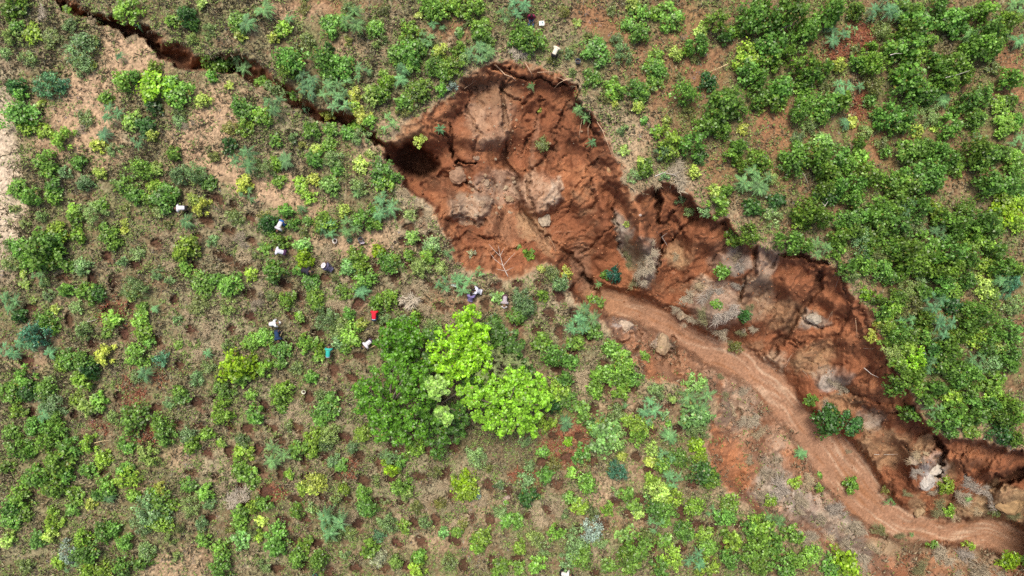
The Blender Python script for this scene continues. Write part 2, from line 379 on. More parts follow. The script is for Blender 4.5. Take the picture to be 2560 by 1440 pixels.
def mixc(a, b, m):
    m = m[..., None]
    return a * (1 - m) + b * m

BROWN = col(0.215, 0.145, 0.085); STRAW = col(0.41, 0.335, 0.22); LITTER_SHADE = col(0.125, 0.082, 0.045); REDB = col(0.30, 0.150, 0.080)
PINK = col(0.56, 0.36, 0.235); PALEP = col(0.72, 0.55, 0.42); OLIVE = col(0.215, 0.215, 0.095); PITC = col(0.105, 0.050, 0.030)
# bare or straw-coloured places, and painted tree shadow: x, y, rx, ry, turn, kind, strength
BARE = [(0,400,46,210,0,'P',.9),(20,560,40,120,0,'P',.7),(230,260,60,110,-20,'p',.75),(330,150,70,60,30,'p',.85),(170,320,90,60,-35,'p',.8),
        (250,380,60,40,0,'p',.6),(520,320,110,45,-25,'p',.7),(620,440,110,40,15,'p',.85),(700,490,100,35,15,'p',.8),(540,260,60,60,0,'p',.6),
        (480,395,50,40,0,'p',.6),(290,110,40,30,0,'p',.6),(840,610,90,24,5,'p',.55),(960,600,90,40,-20,'p',.65),(790,20,120,22,0,'r',.7),
        (720,30,90,20,0,'p',.6),(1120,60,50,40,0,'r',.7),(1500,50,60,40,0,'r',.6),(1400,80,60,40,0,'s',.5),(1540,100,60,60,0,'r',.5),
        (1650,200,90,100,0,'r',.5),(1600,330,60,60,0,'p',.6),(1570,380,40,70,0,'p',.6),(1540,300,50,80,0,'s',.6),(1760,180,50,60,0,'r',.6),
        (1720,60,50,60,0,'r',.6),(1480,30,40,50,0,'r',.5),(1930,310,50,60,0,'r',.8),(1960,400,40,70,0,'r',.7),(2030,130,60,40,0,'r',.4),
        (2120,110,60,35,-30,'o',.9),(2150,80,35,30,0,'o',.8),(2180,330,50,50,0,'r',.6),(2200,400,40,40,0,'r',.5),(2520,150,40,50,0,'r',.8),
        (2520,230,50,30,0,'r',.8),(2150,260,25,40,0,'o',.7),(2390,440,40,50,0,'r',.5),(2420,500,60,40,0,'s',.3),(1800,430,60,40,0,'r',.5),
        (1690,445,60,25,0,'s',.8),(1030,700,60,40,0,'s',.8),(1050,760,90,40,0,'s',.7),(1120,755,90,28,5,'r',.6),(1240,760,90,22,15,'p',.5),
        (1290,830,30,60,-20,'r',.5),(1310,890,14,50,-25,'p',.5),(1030,530,60,60,0,'s',.8),(1060,600,40,50,0,'s',.7),(520,780,90,110,0,'s',.6),
        (560,850,80,60,0,'s',.6),(600,560,90,70,0,'s',.5),(460,600,60,50,0,'s',.45),(640,700,50,60,0,'s',.5),(850,740,60,40,0,'s',.7),
        (800,650,40,40,0,'s',.5),(480,1140,110,36,0,'p',.5),(540,1190,60,50,0,'s',.8),(580,1235,40,30,0,'s',.9),(430,1420,80,40,0,'p',.7),
        (640,1400,60,40,0,'s',.4),(400,1280,40,40,0,'s',.3),(80,890,50,50,0,'p',.5),(40,1370,60,30,0,'s',.5),(1090,1355,120,40,0,'p',.5),
        (850,1050,80,50,0,'s',.5),(720,1050,50,40,0,'s',.6),(650,980,30,50,0,'s',.7),(1140,1180,120,40,0,'s',.6),(1060,1240,140,40,0,'s',.5),
        (960,1170,120,60,0,'s',.4),(1210,1260,50,60,0,'p',.5),(1110,1200,60,40,0,'s',.5),(1510,1230,40,60,0,'p',.5),(1350,1270,70,40,0,'s',.6),
        (1590,1170,40,60,0,'p',.4),(1500,1000,60,50,0,'p',.4),(1560,1000,60,60,0,'p',.4),(1650,1050,50,40,0,'p',.4),(1450,940,80,60,0,'s',.4),
        (1360,760,80,60,0,'s',.5),(1390,800,70,60,0,'s',.5),(1500,1300,40,60,0,'p',.4),(1560,1310,60,30,0,'r',.4),(1230,1110,120,30,0,'d',.6),  # dark ground below the tall trees is their shadow, painted on
        (1280,1170,60,40,0,'d',.5),(1420,1110,60,60,0,'o',.6),(1310,1190,40,20,0,'o',.5),(360,1085,35,30,0,'m',.8),(330,970,30,40,0,'m',.5),
        (690,1230,30,20,0,'m',.7),(880,1170,25,20,0,'m',.7),(250,1070,25,15,0,'m',.5),(280,780,40,40,0,'m',.4),(400,940,20,25,0,'m',.5),
        (690,330,70,60,0,'s',.4),(870,130,50,30,0,'p',.4),(1000,310,60,25,0,'p',.5),(920,370,40,40,0,'p',.5),(700,370,60,60,0,'s',.5)]
KC = {'p': PINK, 'P': PALEP, 'r': col(0.36, 0.165, 0.085), 's': STRAW, 'o': col(0.38, 0.145, 0.065), 'd': LITTER_SHADE, 'm': col(0.27, 0.075, 0.045)}
east = sstep(1250, 1800, U - 0.5 * (V - 700) * (V > 700))
fcol = mixc(np.broadcast_to(BROWN, U.shape + (3,)), REDB, np.clip(0.5 * east + 0.35 * n_mid + 0.2, 0, 1) * 0.8)
lum = np.clip(0.40 * (1 - east) + 0.85 * n_big + 0.75 * n_mid + 0.9 * n_small + 0.6 * n_fine + 0.05, 0, 1)
fcol = mixc(fcol, STRAW, lum * (0.85 - 0.55 * east))
fcol = mixc(fcol, OLIVE, np.clip(1.1 * fbm(U, V, 90, 4, 40) + 0.6 * n_small + 0.36, 0, 0.85))
fcol = mixc(fcol, LITTER_SHADE, sstep(0.15, 0.6, fbm(U, V, 45, 4, 41) + 0.3 * n_small) * (0.55 + 0.3 * east))
BARE = [(x, y, rx * 1.15, ry * 1.15, a, k, min(1, s * 1.1)) if k in 'p' and x < 1000 and y < 700 else (x, y, rx, ry, a, k, s) for (x, y, rx, ry, a, k, s) in BARE]
for (x, y, rx, ry, a, k, s) in BARE:
    i0 = max(0, int((x - 1.9 * max(rx, ry) - 60 - U0) / STEP)); i1 = min(nu, int((x + 1.9 * max(rx, ry) + 60 - U0) / STEP))
    j0 = max(0, int((y - 1.9 * max(rx, ry) - 60 - V0) / STEP)); j1 = min(nv, int((y + 1.9 * max(rx, ry) + 60 - V0) / STEP))
    sl = (slice(j0, j1), slice(i0, i1))
    m = blob(U[sl] + 40 * n_mid[sl] + 22 * n_small[sl], V[sl] + 34 * fbm(U[sl], V[sl], 50, 3, 44) + 14 * n_fine[sl], x, y, rx, ry, a, 0.55)
    fcol[sl] = mixc(fcol[sl], KC[k], m * s * np.clip(0.95 + 0.5 * n_small[sl], 0, 1))
lip = sstep(-70, -4, rim_s + 26 * n_small) * (1 - in_g)
fcol = mixc(fcol, col(0.52, 0.37, 0.25), 0.55 * lip)
fcol = fcol * np.clip(0.95 + 0.45 * n_fine + 0.20 * grain + 0.35 * fbm(U, V, 11, 2, 46), 0.3, 2)[..., None]
fcol = fcol * np.array([0.95, 1.0, 0.97], F32)
fcol = mixc(fcol, col(0.205, 0.112, 0.066) * (1 + 0.25 * grain)[..., None], np.clip(heap_m * 0.75, 0, 1))
fcol = mixc(fcol, PITC * (1 + 0.25 * grain)[..., None], np.clip(pit_m * 0.8, 0, 1))

# gully soils
RED = col(0.320, 0.118, 0.050); ORANGE = col(0.45, 0.185, 0.078); RUST = col(0.225, 0.080, 0.035); GBROWN = col(0.27, 0.145, 0.075)
SAND = col(0.50, 0.36, 0.24); GREY = col(0.42, 0.35, 0.27); WHITE = col(0.70, 0.66, 0.60); TAN = col(0.46, 0.31, 0.165)
gcol = np.broadcast_to(RED, U.shape + (3,)).copy()
g1 = fbm(wu, wv, 130, 4, 60); g2 = fbm(wu, wv, 38, 4, 61)
gcol = mixc(gcol, ORANGE, sstep(0.0, 0.55, g1 + 0.5 * g2))
gcol = mixc(gcol, RUST, sstep(0.05, 0.6, -g1 + 0.6 * n_small))
gcol = mixc(gcol, GBROWN, sstep(0.15, 0.6, fbm(wu, wv, 75, 4, 62) + 0.35 * n_small) * 0.8)
south = sstep(0, 60, (V - (np.interp(U, [p[0] for p in STREAM], [p[1] for p in STREAM]))) ) * (U > 1500)
gcol = mixc(gcol, col(0.43, 0.24, 0.135), south * np.clip(0.5 + 0.7 * g2, 0, 1) * 0.6)
gcol = mixc(gcol, col(0.54, 0.38, 0.26), south * np.clip(0.30 + 1.2 * fbm(wu, wv, 60, 4, 66), 0, 1) * 0.75)
TINT = [(1622,655,32,62,0,GREY,.85),(1785,760,66,62,0,GREY,.7),(1842,655,30,34,0,GREY,.7),(1755,720,30,30,0,SAND,.6),(1930,1210,64,56,0,GREY,.75),(2005,1255,40,34,0,WHITE,.5),(2090,1310,70,36,20,GREY,.75),(1850,1000,40,60,0,col(.52,.38,.27),.7),(1800,1130,46,60,0,col(.42,.16,.065),.8),(1840,1190,50,50,0,col(.42,.16,.065),.8),(2090,950,40,26,-20,WHITE,.6),(2170,1060,40,26,0,GREY,.6),(1225,290,60,85,15,SAND,.55),(1240,230,60,40,10,GBROWN,.8),(1345,482,56,50,20,col(.50,.31,.19),1),(1388,475,18,44,15,col(.62,.48,.35),.9),(1365,440,30,14,10,col(.52,.24,.13),.8),
        (1170,520,62,36,-10,SAND,.9),(1185,545,40,20,-20,col(.50,.34,.22),.8),(1240,470,60,50,0,GREY,.5),(1275,560,60,40,0,col(.40,.22,.12),.5),(1340,580,26,70,-35,TAN,.55),
        (1560,590,24,66,-8,GREY,1),(1585,640,26,50,-20,col(.36,.31,.17),.7),(1700,630,40,30,-30,TAN,.7),(1820,640,50,45,0,GREY,.4),
        (1910,660,34,60,20,GREY,.6),(1890,740,46,60,20,col(.42,.32,.21),.6),(2035,800,38,26,0,GREY,.75),(1960,790,50,40,0,TAN,.45),
        (2040,900,60,40,-20,TAN,.6),(2080,940,50,30,0,GREY,.7),(1930,930,40,50,0,SAND,.8),(2180,1050,40,30,0,GREY,.6),(2210,1120,70,50,0,TAN,.55),
        (2330,1180,34,48,15,WHITE,.9),(2310,1130,30,40,0,TAN,.7),(2100,1010,50,30,0,TAN,.5),(2500,1260,70,50,0,TAN,.9),(2540,1270,50,50,0,TAN,.9),
        (2430,1290,70,40,0,col(.36,.26,.14),.7),(2290,1280,24,40,0,TAN,.8),(2160,1385,70,34,25,GREY,.8),(2190,1410,40,30,0,ORANGE,.8),
        (1560,808,34,16,25,WHITE,.55),(1655,860,24,36,15,GREY,.8),(1840,1050,50,60,0,SAND,.5),(1930,1190,50,60,0,GREY,.6),(2010,1250,60,60,0,GREY,.5),
        (2110,1310,60,40,20,GREY,.6),(1800,1120,40,60,0,ORANGE,.7),(1850,1180,50,50,0,ORANGE,.8),(1640,930,60,36,0,ORANGE,.8),(1700,910,60,40,0,col(.46,.25,.14),.7),
        (1110,560,26,76,-15,ORANGE,1),(1142,640,36,28,40,ORANGE,1),(1300,680,120,18,0,ORANGE,1),(1400,690,40,20,30,ORANGE,.9),(1300,170,120,24,5,ORANGE,1),(1575,500,20,70,0,ORANGE,.8),(1180,200,40,30,0,GBROWN,.8),
        (1085,285,76,34,-35,ORANGE,1),(1010,335,50,24,-25,col(.48,.25,.12),.9),(1450,660,30,60,0,col(.27,.15,.09),.8),(1470,720,26,30,0,col(.26,.15,.09),.8),
        (1700,540,60,40,0,RED,.7),(1760,600,60,50,0,RED,.8),(2050,700,70,40,0,RED,.7),(2150,900,70,60,0,RED,.75),(2240,990,40,40,0,ORANGE,.6),
        (2400,1150,90,30,0,ORANGE,.6),(2360,1200,22,60,0,col(.30,.20,.10),.6),(2270,1200,40,60,0,RUST,.5),(1990,1160,30,40,0,ORANGE,.6),
        (2070,1380,40,30,0,col(.42,.24,.13),.7),(2260,1360,90,30,0,col(.34,.26,.15),.7),(2400,1400,110,40,0,col(.33,.24,.14),.8),(2340,1410,50,26,0,ORANGE,.7),
        (1480,800,30,30,0,ORANGE,.7),(1575,500,12,70,0,ORANGE,.8),(1590,560,14,60,0,ORANGE,.5)]
for (x, y, rx, ry, a, c, s) in TINT:
    i0 = max(0, int((x - 1.8 * max(rx, ry) - 40 - U0) / STEP)); i1 = min(nu, int((x + 1.8 * max(rx, ry) + 40 - U0) / STEP))
    j0 = max(0, int((y - 1.8 * max(rx, ry) - 40 - V0) / STEP)); j1 = min(nv, int((y + 1.8 * max(rx, ry) + 40 - V0) / STEP))
    sl = (slice(j0, j1), slice(i0, i1))
    m = blob(wu[sl] + 16 * g2[sl], wv[sl] + 12 * n_small[sl], x, y, rx, ry, a, 0.20)
    gcol[sl] = mixc(gcol[sl], c, m * s * np.clip(0.9 + 0.8 * g2[sl], 0.2, 1))
gcol = mixc(gcol, col(0.16, 0.075, 0.04), np.clip(0.75 * crack_line * crack_zone + 0.35 * crack_fine * crack_zone, 0, 0.75))
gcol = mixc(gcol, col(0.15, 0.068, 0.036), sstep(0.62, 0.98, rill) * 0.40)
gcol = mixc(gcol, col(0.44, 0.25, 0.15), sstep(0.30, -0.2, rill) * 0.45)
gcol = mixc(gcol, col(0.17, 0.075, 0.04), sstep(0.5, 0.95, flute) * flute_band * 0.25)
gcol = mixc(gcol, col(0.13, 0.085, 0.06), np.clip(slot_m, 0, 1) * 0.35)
gcol = mixc(gcol, col(0.14, 0.075, 0.045), hole * 0.6)  # shade of the deep hollow painted into its soil colour
gcol = 1.08 * (0.93 * gcol + 0.07 * gcol.mean(-1, keepdims=True)) * (1 + 0.08 * n_fine + 0.06 * grain + 0.26 * n_small + 0.2 * g2)[..., None]
# the sandy stream bed, streaked along its length
sd, ss, sat = polydist(U + 5 * n_mid, V + 5 * n_mid, STREAM, False, [float(i) for i in range(len(STREAM))])
along = sat * 60.0; across = sd * ss
strk = perlin(across / 9 + 2.0 * perlin(along / 90, across / 60, 71), along / 130, 72) + 0.6 * perlin(across / 4.2, along / 60, 73)
scol = mixc(np.broadcast_to(col(0.42, 0.235, 0.145), U.shape + (3,)), col(0.60, 0.42, 0.29), sstep(0.15, 0.7, strk) * 0.9)
scol = mixc(scol, col(0.36, 0.175, 0.09), sstep(0.2, 0.8, -strk + 0.5 * n_mid))
scol = mixc(scol, col(0.42, 0.21, 0.10), sstep(1650, 1500, U) * 0.5)
scol = mixc(scol, col(0.30, 0.165, 0.10), np.clip(0.9 * fbm(U, V, 34, 4, 75) + 0.15, 0, 0.7))
scol = scol * (1 + 0.12 * grain + 0.22 * n_fine + 0.12 * n_small)[..., None]

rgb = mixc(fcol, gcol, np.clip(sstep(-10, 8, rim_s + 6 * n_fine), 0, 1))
ccol = mixc(np.broadcast_to(col(0.30, 0.125, 0.06), U.shape + (3,)), col(0.40, 0.20, 0.11), np.clip(0.5 + n_small, 0, 1)) * (1 + 0.25 * n_fine + 0.1 * grain)[..., None]
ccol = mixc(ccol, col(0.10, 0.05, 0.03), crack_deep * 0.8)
rgb = mixc(rgb, ccol, np.clip(crack_m, 0, 1))
rgb = mixc(rgb, scol, stream)
rgb = np.clip(rgb * mixc(np.full(U.shape + (3,), 0.74, F32), np.full(U.shape + (3,), 0.70, F32), in_g), 0.010, 0.85)

# ------------------------------------------------------------------ materials
def new_mat(name):
    m = bpy.data.materials.new(name)
    m.use_nodes = True
    nt = m.node_tree
    nt.nodes.clear()
    out = nt.nodes.new('ShaderNodeOutputMaterial')
    return m, nt, out

def N(nt, kind, **kw):
    n = nt.nodes.new(kind)
    for k, v in kw.items():
        setattr(n, k, v)
    return n

def soil_mat():
    m, nt, out = new_mat('soil')
    p = N(nt, 'ShaderNodeBsdfPrincipled')
    p.inputs['Roughness'].default_value = 0.92
    p.inputs['Specular IOR Level'].default_value = 0.15
    a = N(nt, 'ShaderNodeAttribute', attribute_name='soil')
    geo = N(nt, 'ShaderNodeNewGeometry')
    nz = N(nt, 'ShaderNodeTexNoise'); nz.inputs['Scale'].default_value = 7.0; nz.inputs['Detail'].default_value = 4; nz.inputs['Roughness'].default_value = 0.7
    nt.links.new(geo.outputs['Position'], nz.inputs['Vector'])
    mr = N(nt, 'ShaderNodeMapRange'); mr.inputs['From Min'].default_value = 0.3; mr.inputs['From Max'].default_value = 0.7
    mr.inputs['To Min'].default_value = 0.84; mr.inputs['To Max'].default_value = 1.16
    nt.links.new(nz.outputs['Fac'], mr.inputs['Value'])
    mul = N(nt, 'ShaderNodeVectorMath', operation='SCALE')
    nt.links.new(a.outputs['Color'], mul.inputs[0]); nt.links.new(mr.outputs['Result'], mul.inputs['Scale'])
    nt.links.new(mul.outputs[0], p.inputs['Base Color'])
    b = N(nt, 'ShaderNodeBump'); b.inputs['Strength'].default_value = 0.45; b.inputs['Distance'].default_value = 0.04
    nt.links.new(nz.outputs['Fac'], b.inputs['Height']); nt.links.new(b.outputs[0], p.inputs['Normal'])
    nt.links.new(p.outputs[0], out.inputs[0])
    return m

def leaf_mat(name, transl=0.34, spread=0.58, rough=0.40, yellow=0.02):
    """leaf colour from the plant's object colour, varied leaf by leaf"""
    m, nt, out = new_mat(name)
    oi = N(nt, 'ShaderNodeObjectInfo'); geo = N(nt, 'ShaderNodeNewGeometry')
    mr = N(nt, 'ShaderNodeMapRange'); mr.inputs['To Min'].default_value = 1 - spread; mr.inputs['To Max'].default_value = 1 + spread
    nt.links.new(geo.outputs['Random Per Island'], mr.inputs['Value'])
    sc = N(nt, 'ShaderNodeVectorMath', operation='SCALE')
    nt.links.new(oi.outputs['Color'], sc.inputs[0]); nt.links.new(mr.outputs['Result'], sc.inputs['Scale'])
    # a few leaves turn yellow
    tc = N(nt, 'ShaderNodeTexCoord'); nz = N(nt, 'ShaderNodeTexNoise'); nz.inputs['Scale'].default_value = 2.6; nz.inputs['Detail'].default_value = 2
    ad = N(nt, 'ShaderNodeVectorMath', operation='ADD'); nt.links.new(tc.outputs['Object'], ad.inputs[0]); nt.links.new(oi.outputs['Location'], ad.inputs[1])
    nt.links.new(ad.outputs[0], nz.inputs['Vector'])
    m2 = N(nt, 'ShaderNodeMapRange'); m2.inputs['From Min'].default_value = 0.32; m2.inputs['From Max'].default_value = 0.68; m2.inputs['To Min'].default_value = 0.60; m2.inputs['To Max'].default_value = 1.42
    nt.links.new(nz.outputs['Fac'], m2.inputs['Value'])
    s2 = N(nt, 'ShaderNodeVectorMath', operation='SCALE'); nt.links.new(sc.outputs[0], s2.inputs[0]); nt.links.new(m2.outputs[0], s2.inputs['Scale']); sc = s2
    wn_ = N(nt, 'ShaderNodeTexWhiteNoise', noise_dimensions='1D')
    nt.links.new(geo.outputs['Random Per Island'], wn_.inputs['W'])
    lt = N(nt, 'ShaderNodeMath', operation='LESS_THAN'); lt.inputs[1].default_value = yellow
    nt.links.new(wn_.outputs['Value'], lt.inputs[0])
    mx = N(nt, 'ShaderNodeMix', data_type='RGBA')
    nt.links.new(lt.outputs[0], mx.inputs['Factor'])
    nt.links.new(sc.outputs[0], mx.inputs[6]); mx.inputs[7].default_value = (0.26, 0.24, 0.05, 1)
    p = N(nt, 'ShaderNodeBsdfPrincipled'); p.inputs['Roughness'].default_value = rough; p.inputs['Specular IOR Level'].default_value = 0.5
    tr = N(nt, 'ShaderNodeBsdfTranslucent')
    nt.links.new(mx.outputs[2], p.inputs['Base Color'])
    g = N(nt, 'ShaderNodeVectorMath', operation='MULTIPLY'); g.inputs[1].default_value = (1.5, 1.6, 0.8)
    nt.links.new(mx.outputs[2], g.inputs[0]); nt.links.new(g.outputs[0], tr.inputs['Color'])
    ms = N(nt, 'ShaderNodeMixShader'); ms.inputs[0].default_value = transl
    nt.links.new(p.outputs[0], ms.inputs[1]); nt.links.new(tr.outputs[0], ms.inputs[2])
    nt.links.new(ms.outputs[0], out.inputs[0])
    return m

def plain_mat(name, c, rough=0.7, spread=0.0, noise=0.0, nscale=20.0, spec=0.3, objcol=False):
    m, nt, out = new_mat(name)
    p = N(nt, 'ShaderNodeBsdfPrincipled'); p.inputs['Roughness'].default_value = rough; p.inputs['Specular IOR Level'].default_value = spec
    src = None
    if objcol:
        src = N(nt, 'ShaderNodeObjectInfo').outputs['Color']
    else:
        r_ = N(nt, 'ShaderNodeRGB'); r_.outputs[0].default_value = (*c, 1); src = r_.outputs[0]
    geo = N(nt, 'ShaderNodeNewGeometry')
    if spread:
        mr = N(nt, 'ShaderNodeMapRange'); mr.inputs['To Min'].default_value = 1 - spread; mr.inputs['To Max'].default_value = 1 + spread
        nt.links.new(geo.outputs['Random Per Island'], mr.inputs['Value'])
        s = N(nt, 'ShaderNodeVectorMath', operation='SCALE'); nt.links.new(src, s.inputs[0]); nt.links.new(mr.outputs[0], s.inputs['Scale']); src = s.outputs[0]
    if noise:
        tc = N(nt, 'ShaderNodeTexCoord')
        nz = N(nt, 'ShaderNodeTexNoise'); nz.inputs['Scale'].default_value = nscale; nz.inputs['Detail'].default_value = 5
        nt.links.new(tc.outputs['Object'], nz.inputs['Vector'])
        mr = N(nt, 'ShaderNodeMapRange'); mr.inputs['From Min'].default_value = 0.3; mr.inputs['From Max'].default_value = 0.7
        mr.inputs['To Min'].default_value = 1 - noise; mr.inputs['To Max'].default_value = 1 + noise
        nt.links.new(nz.outputs['Fac'], mr.inputs['Value'])
        s = N(nt, 'ShaderNodeVectorMath', operation='SCALE'); nt.links.new(src, s.inputs[0]); nt.links.new(mr.outputs[0], s.inputs['Scale']); src = s.outputs[0]
        b = N(nt, 'ShaderNodeBump'); b.inputs['Strength'].default_value = 0.6; b.inputs['Distance'].default_value = 0.03
        nt.links.new(nz.outputs['Fac'], b.inputs['Height']); nt.links.new(b.outputs[0], p.inputs['Normal'])
    nt.links.new(src, p.inputs['Base Color'])
    nt.links.new(p.outputs[0], out.inputs[0])
    return m

M_SOIL = soil_mat()
M_LEAF = leaf_mat('leaf')
M_FERN = leaf_mat('feathery_leaf', 0.25, 0.35, 0.6, 0.02)
M_TREE = leaf_mat('tree_leaf', 0.30, 0.5, 0.42, 0.01)
M_BARK = plain_mat('bark', (0.20, 0.155, 0.115), 0.85, noise=0.3, nscale=14)
M_STRAW = plain_mat('straw', (0.33, 0.28, 0.18), 0.8, spread=0.65)
M_WEED = plain_mat('weed', (0.150, 0.215, 0.050), 0.6, spread=0.6)
M_LITTER = plain_mat('litter', (0.17, 0.095, 0.058), 0.8, spread=0.7)
M_DRY = plain_mat('dry_grass_blade', (0.40, 0.36, 0.30), 0.85, spread=0.45, objcol=True)
M_TWIG = plain_mat('twig', (0.42, 0.33, 0.25), 0.8, spread=0.3)
M_ROCK = plain_mat('rock', (0.45, 0.36, 0.26), 0.9, noise=0.35, nscale=3.0, objcol=True)
M_PIT = plain_mat('dug_soil', (0.072, 0.036, 0.022), 0.95, noise=0.5, nscale=9, objcol=True)

# ------------------------------------------------------------------ object helpers
def tag(o, label=None, cat=None, group=None, kind=None):
    if label: o['label'] = label
    if cat: o['category'] = cat
    if group: o['group'] = group
    if kind: o['kind'] = kind
    return o

def mesh_np(name, verts, faces, mat, smooth=False):
    """mesh from an (n,3) array and an (m,k) array of equal-sized faces"""
    me = bpy.data.meshes.new(name)
    verts = np.ascontiguousarray(verts, F32); faces = np.ascontiguousarray(faces, np.int32)
    k = faces.shape[1]
    me.vertices.add(len(verts)); me.vertices.foreach_set('co', verts.ravel())
    me.loops.add(faces.size); me.loops.foreach_set('vertex_index', faces.ravel())
    me.polygons.add(len(faces)); me.polygons.foreach_set('loop_start', np.arange(0, faces.size, k, dtype=np.int32))
    me.polygons.foreach_set('loop_total', np.full(len(faces), k, np.int32))
    if smooth:
        me.polygons.foreach_set('use_smooth', np.ones(len(faces), bool))
    me.update(calc_edges=True)
    if mat: me.materials.append(mat)
    return me

def link(name, me, parent=None, loc=None):
    o = bpy.data.objects.new(name, me)
    C.objects.link(o)
    if parent: o.parent = parent
    if loc is not None: o.location = loc
    return o

def empty(name, loc, rotz=0, s=1.0):
    o = bpy.data.objects.new(name, None)
    o.empty_display_size = 0.2
    C.objects.link(o)
    o.location = loc; o.rotation_euler = (0, 0, rotz); o.scale = (s, s, s)
    return o

# ------------------------------------------------------------------ the ground, the gully and its stream bed
PX, PY = wxy(U, V, Z)
P = np.stack([PX, PY, Z], -1).reshape(-1, 3)
idx = np.arange(nu * nv).reshape(nv, nu)
quads = np.stack([idx[1:, :-1], idx[1:, 1:], idx[:-1, 1:], idx[:-1, :-1]], -1).reshape(-1, 4)
zone = np.where(stream > 0.5, 2, np.where((in_g > 0.5) | (crack_m > 0.5), 1, 0))
fz = zone[:-1, :-1].reshape(-1)

def terrain_piece(name, sel, extra=None):
    q = quads[sel]
    used = np.unique(q)
    remap = np.zeros(nu * nv, np.int32); remap[used] = np.arange(len(used))
    vv = P[used]; ff = remap[q]; cc = rgb.reshape(-1, 3)[used]
    if extra is not None:
        ev, ef_, ec = extra
        ff = np.concatenate([ff, ef_ + len(vv)]); vv = np.concatenate([vv, ev]); cc = np.concatenate([cc, ec])
    me = mesh_np(name, vv, ff, M_SOIL, True)
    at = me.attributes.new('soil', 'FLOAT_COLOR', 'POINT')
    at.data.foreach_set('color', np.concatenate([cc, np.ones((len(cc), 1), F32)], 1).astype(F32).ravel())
    return tag(link(name, me), kind='structure')

# the plateau goes on beyond the picture
x0, y0 = wxy(U0, V0, 0); x1, y1 = wxy(U1, V1, 0)
B = 500.0
sv = np.array([(x0, y0, 0), (x1, y0, 0), (x1, y1, 0), (x0, y1, 0), (-B, B, 0), (B, B, 0), (B, -B, 0), (-B, -B, 0)], F32)
sf = np.array([(0, 1, 5, 4), (1, 2, 6, 5), (2, 3, 7, 6), (3, 0, 4, 7)])[:, ::-1]
terrain_piece('ground', fz == 0, (sv, sf, np.tile(BROWN, (8, 1))))
terrain_piece('gully', fz == 1)
terrain_piece('stream_bed', fz == 2)
